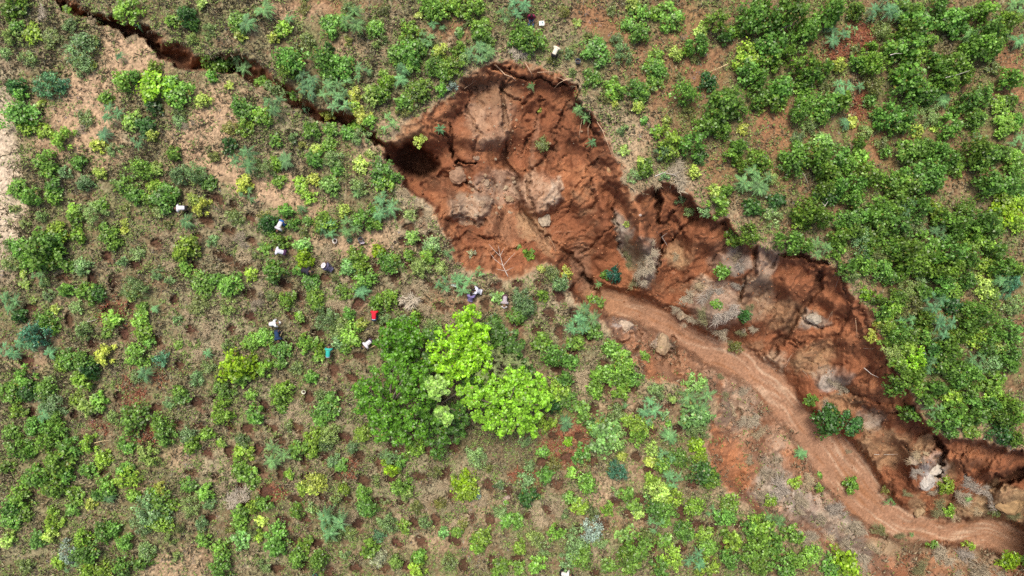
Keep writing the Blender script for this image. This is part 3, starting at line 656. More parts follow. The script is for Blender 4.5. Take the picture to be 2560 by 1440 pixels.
# ------------------------------------------------------------------ plants: x, y, radius (photo pixels), kind
PLANTS = """
33 5 25 L|33 70 20 L|78 85 24 Q|195 118 44 P|200 155 26 P|112 207 38 B|152 212 20 B|33 215 22 D|45 235 18 L|67 143 20 P|230 160 10 Y|43 285 42 L|62 315 22 Q|110 328 22 Q|148 345 25 Q|110 405 37 L|193 403 20 L|240 362 20 Y|277 375 18 P|260 337 20 F|280 280 28 F|322 305 25 M|362 315 24 D|378 338 16 Y|343 353 20 F|262 240 18 L|300 200 28 Q|333 190 18 L|300 140 14 F|380 163 18 Q|380 215 46 G|437 225 39 L|380 265 22 D|500 250 20 Y|497 133 35 L|533 147 22 L|600 145 36 F|570 178 14 Y|527 187 14 L|573 213 10 Y|590 50 30 Q|617 60 25 F|597 87 14 Y|460 33 28 D|427 50 18 L|477 57 18 L|307 18 33 L|357 67 14 F|520 70 18 P|503 5 14 Y|477 95 16 P|593 263 26 L|617 283 26 L|610 315 20 Q|573 320 20 O|570 360 18 D|607 397 36 F|533 390 16 O|347 420 28 Q|387 423 18 Y|430 385 20 L|443 433 30 P|483 433 30 P|520 457 18 L|310 467 30 L|383 463 20 Q|413 475 20 L|247 433 15 Y|157 430 16 P|207 457 22 P|127 470 22 L|40 470 28 L|607 460 22 Y|100 258 10 Y|210 293 22 P|447 280 18 O|443 300 18 P|127 95 25 O|20 90 22 P|15 30 18 L|8 130 16 P|170 60 18 P|150 20 14 L|250 60 14 P|235 100 14 P
660 25 25 F|723 47 14 F|703 72 22 Q|682 93 16 Y|827 60 32 L|880 47 34 F|870 18 22 P|937 67 26 L|767 97 22 P|820 117 16 D|720 143 38 L|717 173 26 L|807 147 34 L|853 160 32 L|825 180 25 L|763 200 30 F|773 227 25 F|903 177 23 F|820 227 28 F|857 213 25 F|847 257 28 F|730 230 15 L|680 233 35 P|683 260 28 F|653 290 30 L|660 213 22 L|767 270 16 F|807 273 16 Y|883 237 18 Y|887 263 14 Q|927 233 24 Y|950 233 26 L|963 200 22 L|1003 200 20 F|1043 227 36 L|1007 257 24 L|1010 273 22 O|1103 220 16 L|1130 213 14 W|1023 127 36 L|990 133 30 L|1043 117 26 L|1023 160 22 Q|1007 173 18 F|1020 77 25 L|1063 93 22 F|1070 110 14 F|1097 127 20 Y|1083 160 26 L|1123 160 28 L|1107 180 22 L|1147 120 18 L|1160 147 18 P|1193 133 30 F|1220 127 20 F|1167 53 14 P|1207 63 26 L|1207 85 25 L|1223 105 18 L|1083 60 14 F|1107 70 10 F|1147 80 12 L|1083 13 36 Q|1113 10 24 Q|1143 13 24 L|1187 17 26 L|1087 37 16 Y|1263 33 22 F|1047 37 10 Y|907 290 20 Y|920 303 18 Q|890 320 24 Q|893 342 22 P|867 330 18 L|973 307 24 F|827 323 20 L|773 323 24 L|820 357 20 Q|790 370 16 Y|783 397 25 L|830 393 28 P|840 423 18 L|687 350 14 L|730 343 14 P|753 363 14 O|713 400 22 F|660 420 26 P|690 410 18 L|693 453 18 L|750 463 22 Q|780 447 16 Y|820 460 25 M|900 410 20 Y|947 433 33 L|960 457 22 L|987 443 16 L|893 467 22 P|923 383 12 Y|1050 347 16 Y|1100 323 14 F|640 30 14 P|960 25 18 O|760 20 16 O|740 120 14 O|870 100 14 O|960 95 12 P|940 110 12 P
1297 20 28 F|1313 87 38 L|1340 100 28 L|1300 97 22 L|1320 113 22 L|1443 57 10 Y|1583 7 18 Y|1603 27 22 L|1680 37 36 L|1640 27 18 L|1600 77 30 L|1573 60 18 L|1793 43 26 L|1753 73 16 Y|1753 103 28 L|1830 77 14 L|1813 93 18 D|1490 123 36 L|1543 97 18 P|1557 127 26 P|1640 150 28 L|1643 170 28 L|1480 190 27 L|1693 133 19 Y|1720 127 12 L|1540 220 25 L|1597 217 26 L|1603 237 20 L|1633 207 24 L|1467 263 27 F|1597 267 16 Y|1610 300 10 L|1557 323 14 P|1510 245 14 O|1537 257 10 Y|1717 227 32 L|1773 200 28 D|1813 253 46 L|1847 267 26 L|1793 293 34 L|1773 313 30 L|1813 320 26 L|1733 350 33 L|1673 357 35 Q|1663 377 26 P|1643 327 14 L|1720 277 18 O|1667 300 12 Y|1860 320 16 Y|1847 367 22 L|1833 387 18 L|1873 140 36 Q|1870 173 34 L|1900 187 30 L|1903 110 24 P|1890 40 40 L|1853 70 16 L|1907 17 25 L|1903 237 30 L|1903 400 32 L|1857 413 16 L|1880 450 40 F|1905 455 30 F|1613 420 22 L|1587 437 18 P|1603 400 10 Y|1740 430 16 Y|1790 475 14 Y|1820 475 16 L|1753 393 16 D|1560 377 12 Y|1357 360 20 O|1480 357 14 F|1330 213 13 F|1348 277 6 Y|1410 30 16 O|1380 150 14 O|1420 130 14 P|1530 25 14 O|1470 90 12 O|1430 180 12 P|1690 70 14 O|1700 190 12 O|1740 150 14 O
1993 13 42 L|1940 43 35 L|2087 20 36 L|2147 20 26 L|2083 37 22 L|2210 13 36 F|2253 20 30 F|2280 30 36 L|2303 53 42 L|2280 73 34 L|2210 73 26 P|2033 67 33 L|2013 87 30 L|2090 87 30 F|2127 73 18 F|1940 107 38 L|1933 140 30 L|1973 127 20 L|2017 153 30 L|2030 180 28 L|2067 167 22 L|2103 160 20 Y|2150 153 20 L|2187 153 32 L|2187 117 18 L|2273 110 40 L|2293 140 32 L|2240 123 24 L|2327 97 22 L|2283 193 44 L|2247 187 22 Q|2313 220 34 L|2330 233 30 L|2393 160 34 L|2363 167 28 L|2380 200 30 L|2420 180 26 L|2387 43 40 L|2420 33 28 L|2403 67 24 L|2353 10 28 L|2470 20 24 L|2480 73 34 L|2460 107 36 L|2487 117 30 L|2507 90 24 L|2530 47 30 L|2547 13 26 F|2427 87 22 F|2543 100 20 F|2487 167 22 O|2537 193 30 L|2460 233 28 L|2437 247 26 L|2500 257 22 Q|2530 253 22 L|1963 217 36 L|1940 253 32 L|2010 217 26 Q|2020 253 30 L|2003 280 26 L|2060 213 16 O|2107 217 26 F|2150 217 14 F|2080 260 34 L|2113 253 24 L|2060 283 26 L|2027 313 22 P|2187 213 28 O|2133 303 14 Y|2113 307 16 F|2167 327 20 P|2153 357 18 L|2153 387 22 Q|2233 287 32 L|2273 287 34 L|2253 310 26 L|2197 287 18 L|2297 323 18 Y|2330 290 26 P|2338 320 10 Y|2387 313 31 L|2357 250 20 F|2447 293 30 L|2520 310 38 Q|2550 300 20 L|2550 353 24 F|2440 340 16 F|2063 353 30 M|2000 383 36 L|1987 407 30 L|2053 390 34 L|2100 393 34 L|2127 410 26 L|2067 420 30 L|1997 343 20 P|2210 360 20 O|2220 380 16 L|2283 370 38 Q|2320 363 26 L|2360 373 30 L|2377 397 26 L|2393 413 24 Q|2450 370 34 L|2480 383 36 L|2460 400 30 L|2510 380 26 L|2540 390 28 Q|2547 423 28 L|2493 453 36 L|2520 463 34 L|2547 467 30 L|2307 437 40 L|2280 457 36 L|2240 450 30 L|2347 430 30 L|2340 460 30 L|2180 440 34 L|2153 457 26 L|2107 463 30 L|2070 473 30 L|2060 433 20 Y|2087 437 28 L|1925 445 25 P|2430 130 20 L|2340 140 18 L|2350 200 18 L|2500 210 16 O|2400 270 18 L|2180 250 18 L|2140 120 14 O|2200 320 14 O
67 493 28 L|127 490 22 L|30 523 12 P|180 523 19 Q|180 547 18 L|230 527 28 P|250 510 18 L|312 520 14 O|330 490 22 L|400 493 35 L|417 490 25 L|367 497 20 L|483 500 18 Y|497 517 20 Y|467 553 20 F|397 527 18 P|310 557 10 Y|310 577 10 Y|133 580 28 Q|43 620 30 L|83 627 45 L|113 610 36 L|67 653 28 L|117 647 25 L|20 660 25 P|190 590 20 L|267 593 28 L|287 607 18 L|257 567 14 L|160 663 18 Q|200 667 24 P|463 620 36 Q|447 637 22 Q|460 667 18 Q|340 633 20 P|303 653 14 P|500 707 33 L|567 713 35 L|533 700 18 L|493 763 30 O|567 770 22 P|390 687 16 P|333 720 32 P|327 740 16 Y|353 770 18 L|387 770 14 F|160 723 18 L|210 730 24 L|240 737 20 D|190 767 18 P|137 773 12 Y|97 693 20 F|107 707 16 P|60 710 12 Y|57 683 10 Y|23 757 28 F|117 740 16 P|83 750 8 Y|77 833 40 B|107 800 26 L|67 853 28 F|43 790 18 D|133 820 16 L|200 827 24 P|277 800 25 Q|263 833 16 L|350 800 23 Q|357 837 22 L|367 857 15 L|340 887 30 L|400 897 23 B|443 863 11 Q|563 863 16 P|520 883 14 F|627 853 26 L|583 920 45 G|613 917 28 G|600 943 25 Q|520 917 20 P|547 940 18 O|167 900 30 L|150 913 20 Q|200 907 26 L|217 923 28 D|200 947 25 L|253 890 23 Y|127 883 18 F|10 877 20 F|33 883 18 F|53 950 25 L|363 933 22 F|337 943 18 P|487 947 20 P|583 543 22 P|617 487 22 F|627 687 18 Q|100 540 16 P|60 560 14 P|420 560 14 O|530 600 16 P|420 700 14 P|280 620 12 P|640 640 14 O|20 610 18 P|440 800 12 P
767 490 18 Q|893 483 14 F|953 493 18 F|713 527 20 L|753 523 14 F|857 523 16 Y|807 557 30 L|820 570 28 F|907 540 30 L|960 517 34 F|940 560 18 Q|873 567 28 F|667 557 28 D|673 577 18 L|768 553 12 L|697 603 20 L|757 613 22 M|757 643 24 G|660 620 14 L|680 680 33 L|773 707 26 L|743 677 12 L|887 647 26 L|873 667 26 M|900 660 22 Q|913 700 28 L|903 727 22 F|947 627 18 G|970 657 29 L|987 647 16 Q|857 730 18 L|783 743 26 L|790 763 18 L|677 740 16 O|717 747 20 L|963 747 31 L|940 757 20 L|747 790 13 L|817 800 30 P|847 817 28 P|873 840 33 Q|847 857 25 P|900 810 16 Y|870 787 16 L|960 793 18 P|767 857 22 L|697 877 30 L|657 843 28 L|797 873 14 L|797 893 14 L|740 920 20 P|777 943 18 L|657 923 20 L|1030 590 19 M|1077 613 24 P|1073 637 22 L|1050 667 28 P|1107 710 22 F|1103 670 18 P|1157 710 31 F|1123 633 16 F|1023 537 18 P|1020 637 14 Q|1243 743 14 M|1037 790 14 L|1080 820 20 P|1177 633 13 W|1197 680 15 F|840 700 14 O|760 580 14 O|730 560 14 L|660 540 16 O|860 870 18 L|700 910 18 L|1010 800 14 P
1723 527 16 P|1773 520 22 P|1803 510 25 L|1790 487 14 Y|1883 517 25 D|1880 587 27 L|1843 600 8 Y|1860 590 22 L|1810 680 22 L|1413 687 20 Y|1403 710 24 P|1513 687 16 L|1537 687 24 T|1497 710 12 F|1323 637 14 L|1297 617 8 L|1567 560 8 Y|1493 757 24 Q|1357 737 16 L|1380 683 20 O|1353 673 10 Y|1300 747 30 P|1317 773 30 P|1297 790 25 L|1467 797 36 F|1447 813 30 F|1483 827 22 L|1437 857 22 Q|1350 857 24 L|1390 890 33 L|1423 903 22 L|1527 873 22 L|1557 893 24 Q|1557 927 36 L|1520 940 25 L|1493 943 22 L|1580 943 22 L|1610 893 20 L|1407 953 22 L|1793 760 14 Q|1840 867 20 O|1857 790 20 D|1700 500 14 P|1660 440 14 P
1947 500 23 D|1933 537 25 P|1997 553 20 Q|2030 527 38 L|2060 547 30 L|2073 493 28 D|2140 493 30 L|2127 550 33 L|2140 577 30 L|2157 590 30 P|1987 603 33 L|2050 620 28 F|2020 613 22 L|2100 620 22 L|2107 590 24 L|2207 530 34 L|2237 523 26 L|2273 513 26 F|2253 490 32 L|2313 520 30 L|2340 523 20 Q|2200 567 34 L|2253 557 36 L|2293 550 32 P|2267 580 30 O|2420 523 26 L|2400 557 30 L|2393 583 26 L|2353 580 26 F|2467 550 36 L|2520 530 42 G|2513 500 30 Q|2547 497 30 Q|2547 557 26 Q|2493 573 36 L|2470 603 30 Q|2433 610 26 Q|2393 633 36 L|2327 610 34 L|2273 630 40 L|2320 647 36 L|2240 617 26 L|2197 640 26 O|2167 653 26 D|2127 667 22 L|2130 687 24 P|2170 663 26 L|2213 670 32 L|2230 693 26 L|2257 687 22 L|2273 660 30 L|2300 670 24 L|2350 680 28 L|2393 667 32 L|2427 647 30 L|2500 623 22 L|2473 660 26 Q|2520 667 28 L|2547 667 26 L|2303 700 24 P|2367 707 30 L|2387 727 28 Q|2460 720 29 Y|2483 737 26 Q|2513 697 26 F|2537 707 27 B|2513 733 22 F|2270 727 28 P|2253 747 28 L|2170 737 16 G|2200 747 18 L|2280 763 36 O|2237 770 28 Q|2213 780 20 L|2340 753 34 F|2387 763 30 D|2413 780 26 P|2440 773 26 L|2467 790 34 L|2537 767 24 P|2270 807 27 F|2227 820 26 Q|2253 833 26 L|2197 810 10 Y|2183 840 15 Y|2233 843 22 Q|2283 840 30 L|2313 840 26 L|2363 817 36 F|2433 817 28 L|2447 840 30 Q|2503 870 18 Y|2533 833 30 L|2537 887 30 L|2237 883 28 P|2273 867 24 Q|2293 900 28 G|2253 910 24 L|2387 877 36 L|2337 880 30 D|2370 913 32 L|2447 903 28 F|2440 937 30 L|2487 910 30 P|2527 910 24 L|2470 870 28 L|2337 917 28 F|2267 937 26 L|2303 937 22 L|2407 950 26 L|2493 947 24 L|2160 540 24 L|2360 540 22 L|2430 700 26 L|2320 800 26 L|2400 840 26 L|2490 830 26 L|2180 610 22 L|2340 640 22 L|2440 580 22 L|2410 920 22 L|2200 600 20 L|2310 730 24 L
20 980 32 L|60 977 30 D|110 973 30 L|123 1017 34 P|110 1037 24 F|133 1043 22 Q|43 1027 20 Q|77 1070 26 L|130 1077 26 L|110 1107 28 L|20 1083 22 L|37 1130 30 L|67 1123 20 L|167 1123 28 L|213 1113 20 L|217 1017 25 Y|243 1003 22 Q|183 1000 16 Q|277 1043 18 P|333 1053 38 L|393 1060 26 L|403 1090 28 L|313 1117 20 L|450 997 20 L|447 980 18 L|420 1010 16 P|550 1037 30 L|557 973 26 L|633 1043 25 L|627 987 16 L|467 1093 24 P|477 1113 20 L|513 1087 18 L|550 1107 12 Q|603 1100 20 P|603 1130 22 Q|133 1160 42 L|80 1193 34 L|127 1223 30 L|213 1177 22 L|250 1147 23 Q|363 1143 26 Y|313 1203 28 Q|310 1180 22 L|263 1220 28 L|270 1243 16 F|47 1243 30 L|20 1270 30 L|23 1307 28 L|183 1240 22 L|177 1277 20 L|127 1280 16 Q|130 1313 22 Q|223 1263 16 Y|377 1233 18 L|367 1280 46 P|393 1260 30 L|350 1317 28 P|397 1310 29 Q|427 1267 16 Q|400 1223 16 Y|470 1217 22 L|510 1237 22 Q|473 1270 26 P|520 1260 18 P|597 1177 24 L|617 1193 25 L|600 1283 22 Q|593 1310 20 Q|633 1267 20 Q|93 1347 24 L|117 1343 18 Y|17 1350 18 Y|200 1350 26 L|253 1333 28 L|277 1327 22 L|207 1387 34 L|168 1385 30 W|173 1417 20 F|143 1410 18 Q|307 1360 26 L|300 1423 28 L|253 1430 26 Q|213 1427 22 Q|363 1377 24 P|350 1410 22 L|500 1310 20 P|507 1353 20 L|550 1377 26 Q|597 1353 22 M|550 1423 28 L|447 1323 16 O|60 1417 24 P|160 1190 24 L|240 1240 18 L|60 1290 20 L|330 1240 18 Q|440 1390 14 P|420 1350 14 P|10 1170 18 L|570 1330 16 O|630 1330 16 O
697 987 26 L|710 970 18 L|703 1023 16 L|813 1027 34 L|823 1000 22 L|800 990 16 P|800 1050 20 L|820 1087 30 P|787 1100 28 Q|810 1110 24 P|903 1087 26 Q|690 1137 34 F|743 1127 23 Q|780 1133 18 Q|833 1153 22 P|850 1167 18 L|1037 1123 27 L|973 1147 26 P|977 1170 23 G|1000 1157 18 L|1187 1143 30 P|1160 1207 30 G|1167 1233 30 Q|1190 1237 16 W|787 1207 27 Y|780 1225 18 Y|753 1220 18 Q|723 1187 13 L|860 1227 16 Q|1000 1217 26 L|1013 1237 20 P|907 1237 20 L|913 1273 29 L|777 1273 14 P|740 1280 18 L|830 1313 42 F|827 1333 34 P|873 1337 22 P|693 1340 30 L|687 1373 24 L|657 1260 20 L|653 1303 14 Y|647 1340 14 Q|763 1360 18 L|740 1400 24 Q|793 1407 27 L|660 1417 18 P|963 1313 28 P|947 1340 17 B|1010 1320 16 Q|1107 1333 13 M|1143 1333 14 L|1203 1347 28 Q|1193 1367 20 L|920 1380 24 L|947 1397 26 W|1047 1393 20 L|1043 1423 22 Q|987 1407 18 M|1253 1420 24 L|1125 1413 20 P|1250 1280 18 P|1267 1300 20 L|1247 1213 14 P|880 1120 16 P|720 1070 14 P|1090 1180 16 O|1040 1270 18 O|960 1260 14 O|1060 1310 18 P|860 1390 14 P|1100 1260 16 O|1160 1310 14 O|840 1250 14 P|940 1200 14 P|1220 1170 14 O
1393 980 36 Q|1413 1003 30 L|1380 1010 26 D|1487 973 22 L|1553 980 26 Q|1640 980 24 P|1627 1020 29 F|1620 1057 14 F|1683 1000 10 Y|1747 1003 42 F|1740 1043 42 M|1743 1070 28 P|1743 965 28 M|1453 1027 23 Q|1540 1033 24 P|1563 1013 10 F|1567 1050 14 Q|1597 1063 28 Q|1600 1090 22 L|1673 1090 22 F|1673 1060 8 L|1510 1087 45 M|1537 1103 28 M|1500 1075 26 Q|1413 1057 20 F|1370 1060 20 Q|1420 1103 12 G|1313 1107 16 P|1360 1130 16 L|1557 1143 12 Y|1453 1140 22 L|1633 1127 18 Y|1627 1157 14 Y|1667 1147 28 F|1700 1147 27 L|1660 1167 22 L|1743 1113 22 G|1753 1147 18 Q|1760 1187 35 D|1780 1203 26 L|1543 1180 28 B|1467 1210 28 L|1430 1183 14 Q|1323 1167 16 P|1387 1160 20 O|1317 1200 24 P|1363 1187 22 L|1320 1247 22 D|1423 1243 20 Q|1630 1203 22 Q|1683 1200 27 F|1653 1237 34 Y|1680 1243 28 Q|1570 1237 20 L|1590 1267 20 Q|1597 1287 16 Y|1640 1270 30 L|1667 1273 28 L|1520 1273 16 L|1453 1270 22 Q|1480 1283 20 O|1737 1273 26 L|1783 1280 18 F|1827 1267 28 Q|1820 1293 28 L|1290 1303 18 L|1480 1330 33 W|1440 1360 36 P|1453 1390 36 Q|1423 1403 25 P|1393 1337 20 L|1340 1347 22 P|1300 1373 18 Q|1340 1417 24 Q|1297 1423 18 Q|1563 1340 22 M|1640 1313 24 F|1620 1337 20 P|1663 1307 16 L|1717 1337 28 L|1760 1337 20 Q|1663 1353 22 L|1600 1380 36 L|1567 1390 26 L|1580 1417 28 Q|1687 1397 27 Q|1740 1400 27 F|1773 1370 27 L|1840 1357 24 Q|1817 1337 14 L|1907 1327 38 L|1880 1320 26 L|1907 1370 32 L|1880 1390 26 L|1827 1403 28 L|1773 1423 28 Q|1520 1417 20 Q|1653 1427 22 L|1900 1420 28 L|1480 1060 16 D|1660 1040 14 P|1540 1230 12 P|1410 1290 14 P|1700 1320 16 L|1500 1360 20 P|1360 1380 16 P
2267 973 30 L|2353 973 25 L|2387 993 28 Q|2397 1023 24 L|2430 980 28 L|2473 967 18 Q|2487 980 26 Q|2440 1003 24 L|2337 1027 24 F|2363 1050 30 L|2330 1050 24 L|2390 1057 24 L|2433 1077 20 Q|2417 1057 20 L|2503 1040 26 L|2540 1017 26 L|2550 1037 22 L|2527 1053 20 L|2513 1093 28 D|2547 1103 22 L|2380 1083 16 L|2030 1003 20 L|2087 1057 46 D|2073 1033 25 D|2137 1063 34 D|1997 1130 20 F|2130 1213 22 L|2048 1190 10 L|2227 1253 18 F|2210 1223 16 O|2367 1217 22 Q|2377 1277 16 Q|2417 1247 14 F|2273 1333 9 F|2197 1323 18 O|2330 1363 18 Q|2420 1363 16 Q|2530 1407 32 G|1987 1207 16 Q|1930 1250 18 Q|1933 1307 30 F|1987 1340 24 L|1940 1370 32 L|2030 1393 27 Q|1997 1403 28 L|2120 1420 40 G|2080 1423 28 L|1963 1427 30 L|2047 1220 12 Q|2493 1283 18 O|2550 1400 20 L|2300 970 22 L|2320 1000 20 L|2460 1040 22 L|2490 1010 20 L
"""
# kind: name, style, colour, height / radius, words
KINDS = {
    'L': ('leafy_shrub', 'leafy', (0.155, 0.290, 0.042), 1.25, 'green leafy shrub', 'green leafy shrubs'),
    'S': ('broadleaf_sapling', 'leafy', (0.132, 0.250, 0.036), 1.9, 'green broadleaf sapling', 'saplings of the dense thicket'),
    'Q': ('yellow_green_shrub', 'leafy', (0.215, 0.350, 0.045), 1.2, 'yellow-green leafy shrub', 'yellow-green shrubs'),
    'Y': ('pale_yellow_shrub', 'leafy', (0.36, 0.44, 0.085), 1.2, 'pale lime-yellow shrub', 'pale yellow shrubs'),
    'G': ('bright_lime_shrub', 'leafy', (0.25, 0.405, 0.020), 1.2, 'bright lime shrub', 'bright lime shrubs'),
    'P': ('grey_green_shrub', 'fine', (0.21, 0.31, 0.105), 1.1, 'pale grey-green fine-leaved shrub', 'pale grey-green shrubs'),
    'O': ('olive_shrub', 'fine', (0.18, 0.205, 0.055), 1.0, 'dull olive shrub', 'olive shrubs'),
    'F': ('feathery_shrub', 'feather', (0.120, 0.265, 0.090), 1.3, 'blue-green feathery shrub', 'feathery shrubs'),
    'B': ('blue_green_bush', 'fine', (0.10, 0.25, 0.12), 1.1, 'rounded blue-green bush', 'blue-green bushes'),
    'T': ('teal_shrub', 'fine', (0.015, 0.105, 0.075), 1.1, 'dark teal shrub', 'teal shrubs'),
    'M': ('mint_shrub', 'leafy', (0.215, 0.37, 0.090), 1.2, 'light mint-green shrub', 'mint-green shrubs'),
    'D': ('dark_shrub', 'leafy', (0.050, 0.130, 0.024), 1.25, 'dark green shrub', 'dark green shrubs'),
    'W': ('silvery_shrub', 'fine', (0.34, 0.40, 0.29), 1.0, 'silvery white-leaved shrub', 'silvery shrubs'),
}

def leaf_quads(pos, nrm, dirs, L, W, rs, fold=0.25):
    """diamond leaves: base, side, tip, side"""
    n = len(pos)
    side = np.cross(dirs, nrm)
    side /= np.linalg.norm(side, axis=1, keepdims=True) + 1e-9
    L = L[:, None]; W = W[:, None]
    b = pos
    t = pos + dirs * L - nrm * (L * 0.18)
    mid = pos + dirs * L * 0.48 + nrm * (L * fold * 0.3)
    v = np.stack([b, mid + side * W, t, mid - side * W], 1).reshape(-1, 3)
    f = np.arange(n * 4).reshape(n, 4)
    return v, f

def unit(v):
    return v / (np.linalg.norm(v, axis=-1, keepdims=True) + 1e-9)

def clump_layout(rs, n, R, Hh, flat=1.0):
    """centres and radii of leaf clumps in a rounded, ragged crown of radius R and height Hh"""
    out = []
    lob = [rs.uniform(0.55, 1.18) for _ in range(5)]
    ph = rs.uniform(0, 6.28)
    for k in range(n):
        a = 2.399963 * k + rs.uniform(-0.7, 0.7)
        q = math.sqrt((k + 0.3) / n)
        w = (a + ph) / (2 * PI) * 5
        lb = lob[int(w) % 5] * (1 - w % 1) + lob[(int(w) + 1) % 5] * (w % 1)
        rr = R * 0.88 * q * lb * rs.uniform(0.8, 1.15)
        hz = Hh * (1.0 - 0.62 * q * q * rs.uniform(0.6, 1.3)) * rs.uniform(0.55, 1.08)
        cr = R * rs.uniform(0.12, 0.29)
        out.append((rr * math.cos(a), rr * math.sin(a), max(hz - cr * 0.4, 0.15 * Hh), cr))
    return out

def leafy_mesh(name, seed, clumps, per, L, mat, narrow=0.34, upw=0.75):
    rs = np.random.RandomState(seed)
    V_, F_ = [], []
    off = 0
    for (x, y, zc, cr) in clumps:
        n = max(8, int(per * rs.uniform(0.7, 1.3)))
        d = unit(rs.normal(0, 1, (n, 3)) + np.array([0, 0, 0.55]))
        rad = cr * (0.35 + 0.75 * rs.uniform(0, 1, (n, 1)) + 0.5 * (rs.uniform(0, 1, (n, 1)) < 0.12)) * np.array([[1, 1, 0.85]])
        p = d * rad + np.array([x, y, zc])
        nr = unit(d * 0.55 + np.array([0, 0, upw]) + rs.normal(0, 0.38, (n, 3)))
        dr = rs.normal(0, 1, (n, 3)) + d * 1.1
        dr -= nr * np.sum(dr * nr, 1, keepdims=True)
        dr = unit(dr)
        l = L * rs.uniform(0.65, 1.25, n)
        v, f = leaf_quads(p, nr, dr, l, l * narrow * rs.uniform(0.8, 1.2, n), rs)
        V_.append(v); F_.append(f + off); off += len(v)
    return mesh_np(name, np.concatenate(V_), np.concatenate(F_), mat)

def feather_mesh(name, seed, R, Hh, nf, heads=1):
    """arching compound fronds that spread from a few stem heads"""
    rs = np.random.RandomState(seed)
    V_, F_ = [], []
    off = 0
    hs = [(0, 0, Hh)] if heads == 1 else [(R * 0.45 * math.cos(2.1 * k + seed), R * 0.45 * math.sin(2.1 * k + seed), Hh * rs.uniform(0.75, 1.0)) for k in range(heads)]
    for (hx, hy, hz) in hs:
        lenk = R * (1.0 if heads == 1 else 0.62)
        for i in range(nf // heads):
            az = rs.uniform(0, 2 * PI)
            el = rs.uniform(-0.15, 1.05)
            L = lenk * rs.uniform(0.7, 1.1) * (1.0 if el < 0.7 else 0.75)
            npair = 9
            t = (np.arange(npair) + 1) / npair
            droop = 0.55 * L * t ** 2
            r = L * t * math.cos(el) ; zz = hz + L * t * math.sin(el) * 0.9 - droop
            ax = np.array([math.cos(az), math.sin(az)]); sx = np.array([-ax[1], ax[0]])
            wl = L * 0.20 * np.sin(PI * (0.15 + 0.8 * t))
            wd = L / npair * 0.40
            for sg in (-1, 1):
                c = np.stack([hx + ax[0] * r, hy + ax[1] * r, zz], 1)
                tipv = c + np.stack([sg * sx[0] * wl + ax[0] * wl * 0.35, sg * sx[1] * wl + ax[1] * wl * 0.35, -0.25 * wl], 1)
                a = c - np.array([ax[0], ax[1], 0]) * wd; b = c + np.array([ax[0], ax[1], 0]) * wd
                v = np.stack([a, b, tipv], 1).reshape(-1, 3)
                V_.append(v); F_.append(np.arange(len(v)).reshape(-1, 3) + off); off += len(v)
    return mesh_np(name, np.concatenate(V_), np.concatenate(F_), M_FERN)

def tube(pts, radii, sides=5):
    """tapered tube along points"""
    pts = [np.array(p, float) for p in pts]
    V_, F_ = [], []
    for i, p in enumerate(pts):
        t = unit((pts[min(i + 1, len(pts) - 1)] - pts[max(i - 1, 0)])[None])[0]
        a = np.cross(t, [0.31, 0.2, 0.93]); a = a / (np.linalg.norm(a) + 1e-9); b = np.cross(t, a)
        for k in range(sides):
            an = 2 * PI * k / sides
            V_.append(p + radii[i] * (math.cos(an) * a + math.sin(an) * b))
    for i in range(len(pts) - 1):
        for k in range(sides):
            F_.append((i * sides + k, i * sides + (k + 1) % sides, (i + 1) * sides + (k + 1) % sides, (i + 1) * sides + k))
    return np.array(V_), np.array(F_)

def tubes_mesh(name, lst, mat, sides=5):
    V_, F_ = [], []; off = 0
    for pts, rad in lst:
        v, f = tube(pts, rad, sides)
        V_.append(v); F_.append(f + off); off += len(v)
    return mesh_np(name, np.concatenate(V_), np.concatenate(F_), mat, True)

def stems_mesh(name, seed, clumps, Hh, r0, trunk=0.0):
    """stems that fork from the base (or from a trunk) out to the clumps"""
    rs = np.random.RandomState(seed + 99)
    lst = []
    if trunk:
        lst.append(([(0, 0, -0.25), (0.03, 0.02, trunk * 0.5), (0.05, -0.03, trunk)], [r0 * 1.25, r0, r0 * 0.85]))
    for (x, y, zc, cr) in clumps:
        z0 = trunk * 0.9 if trunk else -0.08
        m = (x * 0.42 + rs.uniform(-.05, .05), y * 0.42 + rs.uniform(-.05, .05), z0 + (zc - z0) * 0.62)
        lst.append(([(0.04 * x, 0.04 * y, z0), m, (x, y, zc + 0.3 * cr)], [r0 * (0.7 if trunk else 1), r0 * 0.55, r0 * 0.2]))
    return tubes_mesh(name, lst, M_BARK, 4)

LIB = {}
def variants(style, size):
    """crown and stem meshes, size = class of radius in metres"""
    key = (style, size)
    if key in LIB: return LIB[key]
    out = []
    R = {0: 0.34, 1: 0.62, 2: 0.95}[size]
    for k in range({0: 5, 1: 7, 2: 6}[size]):
        seed = 1000 * size + 37 * k + {'leafy': 0, 'fine': 300, 'feather': 600}[style]
        rs = np.random.RandomState(seed)
        Hh = R * 1.2
        ncl = {0: 7, 1: 14, 2: 23}[size] + rs.randint(0, 4)
        cl = clump_layout(rs, ncl, R, Hh)
        if style == 'leafy':
            cr = leafy_mesh('crown', seed, cl, {0: 21, 1: 27, 2: 32}[size], 0.15, M_LEAF, 0.37)
        elif style == 'fine':
            cr = leafy_mesh('crown', seed, cl, {0: 26, 1: 40, 2: 52}[size], 0.115, M_LEAF, 0.24, 0.55)
        else:
            cr = feather_mesh('crown', seed, R, Hh * 0.75, {0: 22, 1: 38, 2: 64}[size], {0: 1, 1: 1 if k < 4 else 3, 2: 4}[size])
        st = stems_mesh('stem', seed, cl[:6] if style != 'feather' else cl[:2], Hh, 0.02 + 0.012 * size)
        out.append((cr, st, R, Hh))
    LIB[key] = out
    return out

def in_thicket(u, v):
    return u > 1690 and v < 1130 and u > np.interp(v, [0, 500, 600, 640, 760, 900, 1000, 1080], [1700, 1700, 1830, 1960, 2140, 2200, 2250, 2310])

